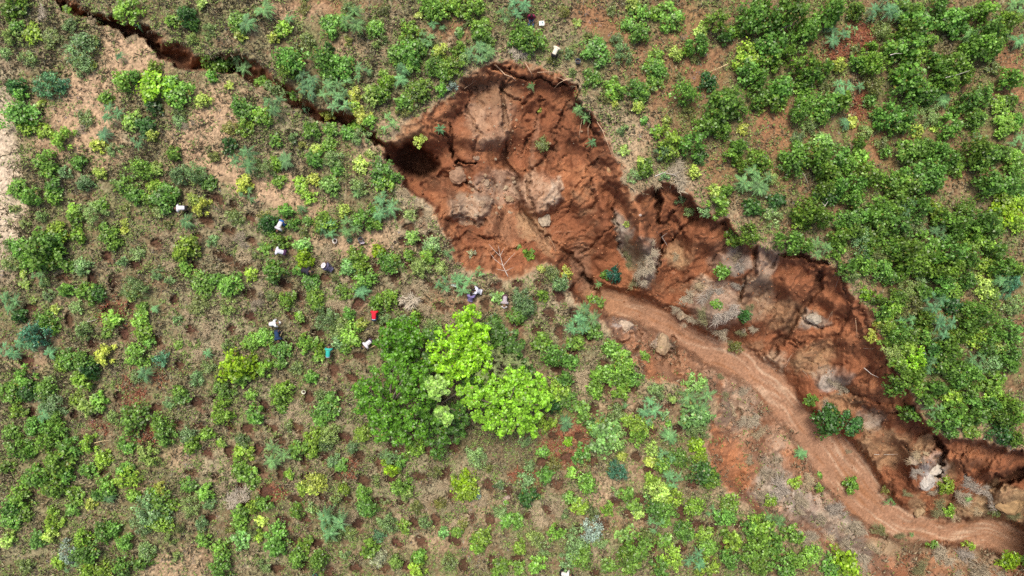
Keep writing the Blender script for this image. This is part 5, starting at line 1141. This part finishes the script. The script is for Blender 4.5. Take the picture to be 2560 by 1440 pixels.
leaf_field(10000, 12, okf * (1 - 0.8 * bare_m) * np.clip(0.35 + 1.2 * fbm(U, V, 90, 4, 83), 0, 1), 0.24, 0.16, 0.075, 'low_herbs', M_GREYWEED, .3)
d_lit = okf * np.clip(0.25 + 0.9 * fbm(U, V, 60, 4, 82) + 0.4 * east, 0, 1)
leaf_field(16000, 3, np.clip(d_lit, 0, 1), 0.10, 0.015, 0.09, 'leaf_litter', M_LITTER, .42)
M_RED = plain_mat('red_leaf', (0.20, 0.070, 0.038), 0.7, spread=0.5)
d_red = np.zeros(U.shape, F32)
for (x, y, rx, ry, a, k, s) in BARE:
    if k in 'om': d_red = np.maximum(d_red, s * blob(U + 20 * n_mid, V + 20 * n_small, x, y, rx, ry, a, 0.4))
leaf_field(1500, 7, d_red * okf, 0.16, 0.08, 0.11, 'red_leaves', M_RED, .4)
M_LILAC = plain_mat('lilac_herb', (0.23, 0.195, 0.20), 0.8, spread=0.45)
leaf_field(700, 12, okf * (fbm(U, V, 120, 3, 85) > 0.16) * 1.0, 0.20, 0.14, 0.07, 'dry_herbs', M_LILAC, .3)
# pebbles and clods in the gully
gp = scatter(1900, np.clip(in_rim * (1 - 0.75 * stream) * (0.25 + 0.9 * np.clip(g2 + 0.1, 0, 1)), 0, 1) * (rim_s > 8))
z_ = zat(gp[:, 0], gp[:, 1]); X_, Y_ = wxy(gp[:, 0], gp[:, 1], z_)
sz_ = rs.uniform(.02, .085, len(gp)) * rs.uniform(.6, 1.2, len(gp))
ov = np.array([(1, 0, 0), (-1, 0, 0), (0, 1, 0), (0, -1, 0), (0, 0, .8), (0, 0, -.4)], float); of = np.array([(0, 2, 4), (2, 1, 4), (1, 3, 4), (3, 0, 4), (2, 0, 5), (1, 2, 5), (3, 1, 5), (0, 3, 5)])
vv = (ov[None] * (1 + .35 * rs.uniform(-1, 1, (len(gp), 6, 1))) * sz_[:, None, None] + np.stack([X_, Y_, z_ + sz_ * .3], 1)[:, None]).reshape(-1, 3)
ff = (of[None] + np.arange(len(gp))[:, None, None] * 6).reshape(-1, 3)
M_CLOD = plain_mat('clod', (0.36, 0.17, 0.085), 0.9, spread=0.45)
tag(link('gravel', mesh_np('gravel', vv, ff, M_CLOD)), kind='stuff')
# ------------------------------------------------------------------ people
M_CLOTH = plain_mat('cloth', (1, 1, 1), 0.85, noise=0.10, nscale=30, objcol=True)
M_SKIN = plain_mat('skin', (0.16, 0.085, 0.05), 0.55)
M_HAIR = plain_mat('hair', (0.012, 0.010, 0.009), 0.8)
M_EYE = plain_mat('eye', (0.7, 0.68, 0.64), 0.3)
M_SHOE = plain_mat('shoe', (0.05, 0.045, 0.04), 0.6)

POSES = {
 # joints: x to the right, y forward, z up
 'bend': dict(pel=(0,-.10,.86), waist=(0,.06,.98), chest=(0,.27,1.08), neck=(0,.43,1.10), head=(0,.55,1.08), crown=(0,.66,1.04),
              sh=(.19,.34,1.08), el=(.25,.44,.80), wr=(.14,.58,.60), hip=(.10,-.10,.82), kn=(.14,.06,.46), an=(.14,-.05,.09), toe=(.16,.14,.04)),
 'stoop': dict(pel=(0,-.16,.80), waist=(0,.04,.88), chest=(0,.27,.86), neck=(0,.44,.80), head=(0,.56,.74), crown=(0,.66,.66),
              sh=(.19,.36,.82), el=(.22,.44,.52), wr=(.13,.56,.30), hip=(.10,-.16,.77), kn=(.15,.04,.44), an=(.16,-.08,.09), toe=(.18,.12,.04)),
 'squat': dict(pel=(0,-.16,.30), waist=(0,-.10,.46), chest=(0,.06,.68), neck=(0,.16,.84), head=(0,.24,.94), crown=(0,.31,1.04),
              sh=(.19,.10,.78), el=(.26,.28,.56), wr=(.14,.46,.38), hip=(.10,-.15,.29), kn=(.22,.26,.50), an=(.17,.02,.09), toe=(.19,.22,.04)),
 'sit': dict(pel=(0,-.05,.14), waist=(0,-.10,.30), chest=(0,-.12,.52), neck=(0,-.06,.68), head=(0,.0,.79), crown=(0,.05,.91),
              sh=(.19,-.10,.62), el=(.26,.06,.40), wr=(.16,.26,.34), hip=(.10,-.02,.13), kn=(.14,.40,.26), an=(.10,.78,.08), toe=(.12,.82,.20)),
 'stand': dict(pel=(0,0,.92), waist=(0,.0,1.06), chest=(0,.03,1.27), neck=(0,.05,1.45), head=(0,.09,1.56), crown=(0,.10,1.68),
              sh=(.19,.04,1.40), el=(.27,.06,1.12), wr=(.22,.24,.94), hip=(.10,0,.88), kn=(.11,.03,.48), an=(.11,-.02,.09), toe=(.13,.17,.04)),
}

def skin_mesh(name, verts, edges, mat, sub=1):
    me = bpy.data.meshes.new(name)
    me.from_pydata([v[0] for v in verts], edges, [])
    o = bpy.data.objects.new(name, me); C.objects.link(o)
    sk = o.modifiers.new('skin', 'SKIN'); sk.use_smooth_shade = True
    for i, v in enumerate(verts):
        r = v[1]
        me.skin_vertices[0].data[i].radius = (r, r) if not isinstance(r, tuple) else r
        me.skin_vertices[0].data[i].use_root = (i == 0)
    if sub:
        ss = o.modifiers.new('sub', 'SUBSURF'); ss.levels = sub; ss.render_levels = sub
    dg = bpy.context.evaluated_depsgraph_get()
    out = bpy.data.meshes.new_from_object(o.evaluated_get(dg), depsgraph=dg)
    out.name = name
    bpy.data.objects.remove(o); bpy.data.meshes.remove(me)
    out.materials.clear(); out.materials.append(mat)
    return out

def mirror(p, s):
    return (p[0] * s, p[1], p[2])

def person_meshes(pose):
    J = POSES[pose]
    A = lambda k: np.array(J[k], float)
    L3 = lambda a, b, t: tuple(np.array(a) * (1 - t) + np.array(b) * t)
    v = [(J['pel'], .125)]; e = []
    def add(p, r, par):
        v.append((tuple(p), r)); e.append((par, len(v) - 1)); return len(v) - 1
    w = add(J['waist'], (.125, .10), 0); c = add(J['chest'], (.115, .085), w); n = add(J['neck'], .055, c)
    h = add(J['head'], (.072, .085), n); add(J['crown'], (.068, .078), h)
    fwd = unit((A('crown') - A('neck'))[None])[0]
    face = np.array([0, fwd[2], -fwd[1]]); face = face / (np.linalg.norm(face) + 1e-9)
    if face[1] < 0 and pose in ('stand', 'sit', 'squat'): face = -face
    add(tuple(A('head') * .7 + A('crown') * .3 + face * .105), .014, h)           # nose
    for s in (-1, 1):
        add(tuple(A('head') * .6 + A('crown') * .4 + np.array([s * .088, 0, 0])), .014, h)   # ears
        sh = add(mirror(J['sh'], s), .055, c); el = add(mirror(J['el'], s), .043, sh); wr = add(mirror(J['wr'], s), .030, el)
        d = unit((np.array(mirror(J['wr'], s)) - np.array(mirror(J['el'], s)))[None])[0]
        palm = np.array(mirror(J['wr'], s)) + d * .075
        pa = add(palm, (.036, .018), wr)
        side = np.cross(d, [0, 0, 1.0]); side /= np.linalg.norm(side) + 1e-9
        cur = np.cross(side, d) * (-1)
        for q, ln in ((-.026, .065), (-.009, .075), (.009, .070), (.026, .055)):
            f1 = add(palm + d * .035 + side * q, .0095, pa)
            f2 = add(palm + d * (.035 + ln * .5) + side * q * 1.15 + cur * .012, .0085, f1)
            add(palm + d * (.035 + ln * .8) + side * q * 1.15 + cur * .038, .0075, f2)
        t1 = add(palm - d * .03 - side * s * .040, .011, pa); add(palm + d * .015 - side * s * .058 + cur * .02, .009, t1)
        hp = add(mirror(J['hip'], s), .095, 0); kn = add(mirror(J['kn'], s), .062, hp); an = add(mirror(J['an'], s), .040, kn); add(mirror(J['toe'], s), .034, an)
    body = skin_mesh('body', v, e, M_SKIN, 1)
    v = [(J['waist'], (.165, .135))]; e = []
    add(L3(J['waist'], J['pel'], .75), (.17, .145), 0); c = add(J['chest'], (.175, .145), 0); up = add(L3(J['chest'], J['neck'], .48), (.155, .125), c); add(L3(J['chest'], J['neck'], .85), .075, up)
    for s in (-1, 1):
        sh = add(mirror(J['sh'], s), .092, up); m = add(L3(mirror(J['sh'], s), mirror(J['el'], s), .5), .072, sh); add(L3(mirror(J['sh'], s), mirror(J['el'], s), .92), .064, m)
    shirt = skin_mesh('shirt', v, e, M_CLOTH, 1)
    v = [(J['pel'], .155)]; e = []
    add(L3(J['pel'], J['waist'], .5), .145, 0)
    for s in (-1, 1):
        hp = add(mirror(J['hip'], s), .118, 0); kn = add(mirror(J['kn'], s), .085, hp); add(L3(mirror(J['kn'], s), mirror(J['an'], s), .9), .062, kn)
    trou = skin_mesh('trousers', v, e, M_CLOTH, 1)
    # hair: a cap pulled over the top and back of the head
    mid = A('head') * .45 + A('crown') * .55
    bm = bmesh.new(); bmesh.ops.create_icosphere(bm, subdivisions=3, radius=1)
    for q in list(bm.verts):
        if np.dot(np.array(q.co), face) > 0.45 and np.dot(np.array(q.co), fwd) < 0.5: bm.verts.remove(q)
    for q in bm.verts:
        d = np.array(q.co); q.co = Vector(mid + d * np.array([.094, .112, .112]) + fwd * .025 - face * .008)
    hair = bpy.data.meshes.new('hair'); bm.to_mesh(hair); bm.free(); hair.materials.append(M_HAIR)
    shoes, eyes = [], []
    for s in (-1, 1):
        a, t = np.array(mirror(J['an'], s)), np.array(mirror(J['toe'], s))
        d = t - a
        shoes.append(skin_mesh('shoe', [(tuple(a - d * .25 + np.array([0, 0, -.03])), .045), (tuple(a + d * .4 + np.array([0, 0, -.015])), .050), (tuple(t + d * .1), .042)], [(0, 1), (1, 2)], M_SHOE, 1))
        bm = bmesh.new(); bmesh.ops.create_icosphere(bm, subdivisions=1, radius=.014)
        for q in bm.verts: q.co = q.co + Vector(A('head') * .5 + A('crown') * .5 + face * .078 + np.array([s * .032, 0, 0]))
        ey = bpy.data.meshes.new('eye'); bm.to_mesh(ey); bm.free(); ey.materials.append(M_EYE); eyes.append(ey)
    # wide brimmed hat
    bm = bmesh.new()
    prof = [(.0, .085), (.075, .08), (.098, .05), (.105, .0), (.20, -.018), (.205, -.025), (.10, -.012)]
    rings = []
    for (r, zz) in prof[1:]:
        rings.append([bm.verts.new((r * math.cos(2 * PI * k / 18), r * math.sin(2 * PI * k / 18), zz)) for k in range(18)])
    tp = bm.verts.new((0, 0, prof[0][1]))
    for k in range(18):
        bm.faces.new((tp, rings[0][k], rings[0][(k + 1) % 18]))
        for i in range(len(rings) - 1):
            bm.faces.new((rings[i][k], rings[i + 1][k], rings[i + 1][(k + 1) % 18], rings[i][(k + 1) % 18]))
    rot = Vector(fwd).to_track_quat('Z', 'Y').to_matrix().to_4x4()
    bmesh.ops.transform(bm, matrix=Matrix.Translation(Vector(A('crown') * .75 + A('head') * .25)) @ rot, verts=bm.verts)
    hat = bpy.data.meshes.new('hat'); bm.to_mesh(hat); bm.free(); hat.materials.append(M_CLOTH)
    # a cloth tied round the waist, seen on one digger
    v = [(L3(J['waist'], J['pel'], .45), (.185, .16))]; e = []
    add(L3(J['waist'], J['pel'], 1.05), (.19, .165), 0)
    wrap = skin_mesh('waist_cloth', v, e, M_CLOTH, 1)
    return dict(body=body, shirt=shirt, trousers=trou, hair=hair, shoes=shoes, eyes=eyes, hat=hat, wrap=wrap)

PM = {}
WHITE = (0.58, 0.57, 0.60); NAVY = (0.02, 0.028, 0.06); JEAN = (0.03, 0.07, 0.16); BLACK = (0.015, 0.014, 0.016); KHAKI = (0.20, 0.15, 0.10)
# x, y, pose, way they face (degrees clockwise from the top of the picture), shirt, trousers, hat colour, cloth round the waist, white shoes, label
PEOPLE = [
 (1328,52,'sit',183,(0.16,0.012,0.045),(0.03,0.06,0.12),None,None,True,'person in maroon top and jeans sitting by the white case at the top edge'),
 (1390,124,'stoop',25,(0.66,0.60,0.47),BLACK,None,None,False,'person in a cream shirt stooping above the top rim of the main pit'),
 (449,520,'stoop',268,WHITE,BLACK,None,None,False,'person in bright white shirt left of a lime shrub, leftmost of all the people'),
 (697,566,'stoop',205,(0.58,0.56,0.58),(0.03,0.12,0.38),None,None,False,'person in white shirt and blue trousers bending beside a dark shrub'),
 (697,628,'bend',285,(0.57,0.57,0.63),(0.10,0.04,0.10),None,None,False,'black-haired person in white shirt just below the blue-trousered person'),
 (766,677,'bend',100,(0.022,0.020,0.030),BLACK,None,None,False,'person in black clothes under a bright lime shrub'),
 (817,668,'squat',305,(0.10,0.09,0.15),(0.08,0.07,0.10),(0.62,0.57,0.58),None,False,'person in grey-purple clothes and a pale hat squatting by a cane'),
 (935,785,'stoop',2,(0.62,0.015,0.035),NAVY,None,(0.42,0.62,0.80),False,'person in a bright red shirt with a light blue cloth at the waist'),
 (684,809,'bend',80,(0.62,0.63,0.62),KHAKI,(0.70,0.70,0.66),None,False,'person in pale shirt and white hat above the navy-shirted digger'),
 (692,842,'stoop',170,(0.012,0.035,0.090),NAVY,None,None,False,'person in a dark navy shirt holding a long hoe'),
 (820,879,'stoop',4,(0.03,0.36,0.30),(0.10,0.07,0.05),None,(0.35,0.52,0.66),False,'person in a turquoise shirt with a pale blue cloth at the waist'),
 (915,861,'bend',228,(0.58,0.55,0.60),(0.06,0.04,0.08),None,None,False,'person in white shirt with black hair digging left of the tall trees'),
 (1191,727,'squat',285,(0.60,0.60,0.68),(0.03,0.025,0.05),None,None,False,'black-haired person in white shirt squatting by the feathery shrub at the pit edge'),
 (1177,741,'squat',15,(0.20,0.16,0.34),(0.05,0.04,0.10),None,None,False,'person in a lilac shirt squatting next to the feathery shrub'),
 (1262,752,'bend',185,(0.35,0.30,0.32),(0.10,0.05,0.06),(0.75,0.70,0.70),None,False,'person in a white hat right of a mint sapling, below the main pit'),
 (1415,1437,'bend',95,(0.60,0.58,0.52),BLACK,None,None,False,'person in white shirt cut off by the bottom edge of the picture'),
]
persons = []
for (x, y, pose, hd, shirt, trou, hat, wrapc, wshoe, label) in PEOPLE:
    if pose not in PM: PM[pose] = person_meshes(pose)
    D = PM[pose]
    g0 = pt(x, y)
    hmid = {'bend': 1.0, 'stoop': .85, 'squat': .7, 'sit': .4, 'stand': 1.4}[pose]
    X, Y = wxy(x, y, g0.z + hmid)
    cy = {'bend': .22, 'stoop': .22, 'squat': .08, 'sit': .2, 'stand': 0.05}[pose]
    a = -math.radians(hd)
    X -= cy * -math.sin(a); Y -= cy * math.cos(a)
    root = empty('person', (X, Y, ground_z(X, Y)), a)
    link('body', D['body'], root)
    o = link('shirt', D['shirt'], root); o.color = (*shirt, 1)
    o = link('trousers', D['trousers'], root); o.color = (*trou, 1)
    if hat: o = link('hat', D['hat'], root); o.color = (*hat, 1)
    else: link('hair', D['hair'], root)
    if wrapc: o = link('waist_cloth', D['wrap'], root); o.color = (*wrapc, 1)
    for m in D['shoes']:
        o = link('shoe', m, root)
        if wshoe:
            o.material_slots[0].link = 'OBJECT'; o.material_slots[0].material = M_CLOTH; o.color = (0.75, 0.75, 0.78, 1)
    for m in D['eyes']: link('eye', m, root)
    tag(root, label, 'person', 'people planting across the field')
    persons.append((root, x, y, label))

# ------------------------------------------------------------------ buckets, pots, sacks, tools
def lathe(name, prof, mat, seg=22):
    V_, F_ = [], []
    for (r, zz) in prof:
        for k in range(seg):
            V_.append((r * math.cos(2 * PI * k / seg), r * math.sin(2 * PI * k / seg), zz))
    for i in range(len(prof) - 1):
        for k in range(seg):
            F_.append((i * seg + k, i * seg + (k + 1) % seg, (i + 1) * seg + (k + 1) % seg, (i + 1) * seg + k))
    return mesh_np(name, np.array(V_), np.array(F_), mat, True)
M_PLAST = plain_mat('plastic', (1, 1, 1), 0.4, objcol=True, spec=0.5)
M_FILL = plain_mat('bucket_soil', (0.045, 0.028, 0.022), 0.95, noise=0.4, nscale=25)
def bucket(x, y, r, c, label, fill='soil', leaf=None, cat='bucket', handle=True):
    h = r * 1.9
    root = empty('bucket', pt(x, y))
    o = link('shell', lathe('shell', [(0.0, .01), (r * .78, 0), (r * .98, h), (r * 1.10, h + .005), (r * 1.10, h - .025), (r * 1.02, h - .025), (r * 1.02, h - .012), (r * .90, h - .01), (r * .74, .03), (0.0, .03)], M_PLAST), root); o.color = (*c, 1)
    if fill == 'soil':
        link('soil', lathe('soil', [(0, h * .62), (r * .5, h * .60), (r * .86, h * .55)], M_FILL), root)
    if handle:
        pts = [(r * 1.08 * math.cos(t), 0.15 * r - r * .55 * math.sin(t), h - .02 + r * .25 * math.sin(t)) for t in np.linspace(0, PI, 9)]
        link('handle', tubes_mesh('handle', [(pts, [.006] * 9)], M_GREYW, 5), root)
    if leaf:
        cl = [(r * .5 * math.cos(k * 2.1), r * .5 * math.sin(k * 2.1), h + .10, r * .75) for k in range(4)]
        o = link('seedlings', leafy_mesh('seedlings', int(x), cl, 26, .09, M_LEAF), root); o.color = (*leaf, 1)
    return tag(root, label, cat)
bucket(839, 603, .150, (0.80, 0.74, 0.68), 'white bucket of dark soil, leftmost of the three by the dark feathery shrubs')
bucket(876, 602, .140, (0.55, 0.52, 0.35), 'cream-rimmed bucket of seedlings half under the dark feathery shrub', leaf=(0.06, 0.16, 0.07))
bk = bucket(904, 600, .170, (0.015, 0.03, 0.05), 'black bucket holding a blue and white plastic bag, right of the cream bucket')
bucket(988, 605, .085, (0.02, 0.016, 0.014), 'small black pot standing alone on bare ground right of the buckets', handle=False, cat='pot')
bucket(1444, 156, .170, (0.012, 0.025, 0.055), 'dark blue bucket upper right of the main pit', handle=True)
bucket(761, 979, .125, (0.66, 0.68, 0.52), 'pale-rimmed bucket standing alone left of the tall trees')
bucket(790, 1436, .150, (0.015, 0.16, 0.12), 'dark green bucket at the bottom edge of the picture')
bucket(1264, 1253, .150, (0.76, 0.72, 0.62), 'white bucket of bright green seedlings below the cream sack', leaf=(0.20, 0.38, 0.05))

def cloth_sheet(name, x, y, rx, ry, a, c, label, cat, hgt=.12, seed=1, lift=0.03):
    """a crumpled sack or sheet: closed, folded, with a raised rim"""
    rs = np.random.RandomState(seed); bm = bmesh.new()
    n = 11
    g = [[None] * n for _ in range(n)]
    ca, sa = math.cos(a), math.sin(a)
    p0 = pt(x, y, lift)
    for i in range(n):
        for j in range(n):
            u, v = (i / (n - 1) * 2 - 1), (j / (n - 1) * 2 - 1)
            q = max(abs(u), abs(v))
            k = 1 - 0.22 * (abs(u) * abs(v))
            lx, ly = u * rx * k * (1 + rs.uniform(-.05, .05)), v * ry * k * (1 + rs.uniform(-.05, .05))
            g[i][j] = bm.verts.new((lx * ca - ly * sa, lx * sa + ly * ca, hgt * (0.35 + 0.65 * (q > .7)) * rs.uniform(.6, 1.2)))
    for i in range(n - 1):
        for j in range(n - 1):
            bm.faces.new((g[i][j], g[i + 1][j], g[i + 1][j + 1], g[i][j + 1]))
    bmesh.ops.solidify(bm, geom=bm.faces[:], thickness=0.02)
    me = bpy.data.meshes.new(name); bm.to_mesh(me); bm.free(); me.materials.append(M_CLOTH)
    o = link(name, me, None, p0); o.color = (*c, 1)
    return tag(o, label, cat)
cloth_sheet('sack', 1267, 1243, .24, .15, .35, (0.62, 0.50, 0.42), 'cream cloth sack lying open above the bucket of bright seedlings', 'sack', .18, 3)
cloth_sheet('plastic_sheet', 1137, 714, .27, .09, -.25, (0.62, 0.72, 0.66), 'pale white sheet half under the feathery shrub at the pit edge', 'sheet', .07, 4, .5)
cloth_sheet('plastic_bag', 906, 607, .17, .08, .1, (0.66, 0.60, 0.66), 'pale plastic bag hanging out of the black bucket', 'bag', .10, 5, .22)
cloth_sheet('plastic_bag', 1523, 424, .07, .10, .4, (0.62, 0.42, 0.22), 'small orange-tan bag lying by the right wall of the main pit', 'bag', .06, 6)
# the white case with its dark inlay
def box_mesh(name, sx, sy, sz, mat, bev=.012):
    bm = bmesh.new(); bmesh.ops.create_cube(bm, size=1)
    for q in bm.verts: q.co = Vector((q.co.x * sx, q.co.y * sy, q.co.z * sz + sz / 2))
    bmesh.ops.bevel(bm, geom=bm.edges[:], offset=bev, segments=2, affect='EDGES')
    me = bpy.data.meshes.new(name); bm.to_mesh(me); bm.free(); me.materials.append(mat)
    return me
case = empty('case', pt(1354, 60), math.radians(3))
o = link('shell', box_mesh('shell', .34, .30, .16, M_PLAST), case); o.color = (0.74, 0.78, 0.74, 1)
o = link('panel', box_mesh('panel', .11, .15, .03, M_PLAST, .006), case, (.06, .035, .150)); o.color = (0.02, 0.12, 0.13, 1)
o = link('strip', box_mesh('strip', .05, .20, .02, M_PLAST, .004), case, (-.06, .0, .152)); o.color = (0.62, 0.66, 0.62, 1)
link('handle', tubes_mesh('handle', [([(.18, -.06, .08), (.215, -.05, .09), (.215, .05, .09), (.18, .06, .08)], [.012] * 4)], M_GREYW, 6), case)
tag(case, 'white case with a dark green panel beside the seated person in maroon', 'case')
o = strand('papers', [(1337,60,.05),(1341,62,.06)], .02, M_ROOT, 'small brown stick between the seated person and the white case', 'stick')
o.name = 'stick'
def hoe(x0, y0, x1, y1, h0, h1, label):
    """wooden shaft with an iron blade at its lower end"""
    b = pt(x1, y1, h1); a = pt(x0, y0, h0)
    root = empty('hoe', b)
    d = a - b
    link('shaft', tubes_mesh('shaft', [([(0, 0, 0), tuple(d * .5), tuple(d)], [.019, .018, .017])], M_CANE, 7), root)
    m = box_mesh('blade', .16, .20, .012, M_SHOE, .003)
    o = link('blade', m, root, (0, 0, -.02)); o.rotation_euler = (math.radians(60), 0, math.atan2(d.y, d.x) + PI / 2)
    return tag(root, label, 'hoe')
hoe(706, 828, 695, 852, 1.1, .25, 'long hoe held by the person in the navy shirt')
hoe(942, 861, 919, 874, .35, .12, 'hoe lying right of the white-shirted digger by the tall trees')
hoe(800, 679, 818, 685, .3, .1, 'hoe in front of the squatting person in the pale hat')
hoe(455, 531, 446, 540, .7, .15, 'hoe held by the leftmost person in white')
# ------------------------------------------------------------------ labels that single each thing out: look, then neighbour, then place
def zone_words(u, v):
    crack_y = np.interp(u, [p[0] for p in CRACK], [p[1] for p in CRACK])
    inside_g = grid_at(rim_s, u, v) > 4
    if inside_g:
        if u < 1590 and v < 745: return 'in the main pit'
        if u < 1860 and v < 740: return 'in the second pit'
        if u > 2000 and v > 1180: return 'by the lower stream bed'
        return 'on the gully slope'
    if in_thicket(u, v): return 'in the dense thicket'
    if u < 950 and v < crack_y: return 'above the long crack'
    if u < 980 and v < 480: return 'below the long crack'
    if u < 1240 and v < 340: return 'left above the main pit'
    if v < 480: return 'right of the main pit'
    if abs(grid_at(rim_s, u, v)) < 40: return 'on the gully rim'
    if 860 < u < 1420 and 770 < v < 1130: return 'around the tall trees'
    if u < 640 and v < 960: return 'in the left field'
    if u < 1150 and v < 780: return 'among the diggers'
    if u < 640: return 'in the lower-left field'
    if u < 1280: return 'in the lower-middle field'
    return 'in the lower-right field'

TENS = ['', 'ten', 'twenty', 'thirty', 'forty', 'fifty', 'sixty', 'seventy', 'eighty', 'ninety', 'hundred']
ONES = ['zero', 'one', 'two', 'three', 'four', 'five', 'six', 'seven', 'eight', 'nine', 'ten', 'eleven', 'twelve', 'thirteen', 'fourteen', 'fifteen', 'sixteen', 'seventeen', 'eighteen', 'nineteen']
def in_words(n):
    return ONES[n] if n < 20 else TENS[n // 10] + ('-' + ONES[n % 10] if n % 10 else '')
def place(u, v):
    return '%s percent across, %s percent down' % (in_words(round(min(max(u, 0), IW) / IW * 100)), in_words(round(min(max(v, 0), IH) / IH * 100)))

LAND = [(x, y, n) for (x, y, n) in [(1328,52,'the maroon-topped person'),(1390,124,'the cream-shirted person'),(449,520,'the leftmost person'),(697,566,'the blue-trousered person'),
        (766,677,'the black-clothed person'),(817,668,'the pale-hatted squatting person'),(935,785,'the red-shirted person'),(692,842,'the navy-shirted person'),
        (820,879,'the turquoise-shirted person'),(1262,752,'the white-hatted person'),(839,603,'the white soil bucket'),(904,600,'the black bucket'),(1444,156,'the dark blue bucket'),
        (761,979,'the pale-rimmed bucket'),(1264,1253,'the seedling bucket'),(1361,548,'the pale tan boulder'),(1706,782,'the tall tan boulder'),(1354,60,'the white case'),(1177,741,'the lilac-shirted person')]]
used = set()
def size_word(r):
    return 'tiny' if r < 13 else 'small' if r < 20 else 'medium' if r < 30 else 'large' if r < 39 else 'very large'
def near_words(u, v, words):
    best = None
    for (x, y, n) in LAND:
        d = math.hypot(u - x, v - y)
        if d < 62 and (best is None or d < best[0]):
            dx, dy = u - x, v - y
            w = ('right of' if dx > 0 else 'left of') if abs(dx) > abs(dy) else ('below' if dy > 0 else 'above')
            best = (d, 'just %s %s' % (w, n))
    return best[1] if best else None
def set_label(o, words, u, v, r=None):
    head = (size_word(r) + ' ' if r else '') + words
    nw = near_words(u, v, words)
    for cand in ([head + ' ' + nw] if nw else []) + [head + ' ' + zone_words(u, v) + ', ' + place(u, v), head + ', ' + place(u, v)]:
        if len(cand.split()) <= 16 and cand not in used:
            used.add(cand); o['label'] = cand
            return
    o['label'] = head + ', ' + place(u, v)
for (o, u, v, r, k, words) in plants: set_label(o, words, u, v, r)
for (o, x, y, r, t, words) in clumps: set_label(o, words, x, y, r)
for (o, x, y, r) in pits: set_label(o, 'dug pit of dark soil', x, y, r)
LT = ['tan', 'rusty', 'grey-brown']
for i, (o, x, y) in enumerate(lumps):
    s = max(o.scale)
    for w in ('round', 'flat', 'angular', 'rough', 'split'):
        set_label(o, ('tiny ' if s < .07 else 'small ' if s < .12 else 'larger ') + w + ' earth lump', x, y)
        if o['label'] in used and sum(1 for q, _, _ in lumps[:i + 1] if q.get('label') == o['label']) == 1: break
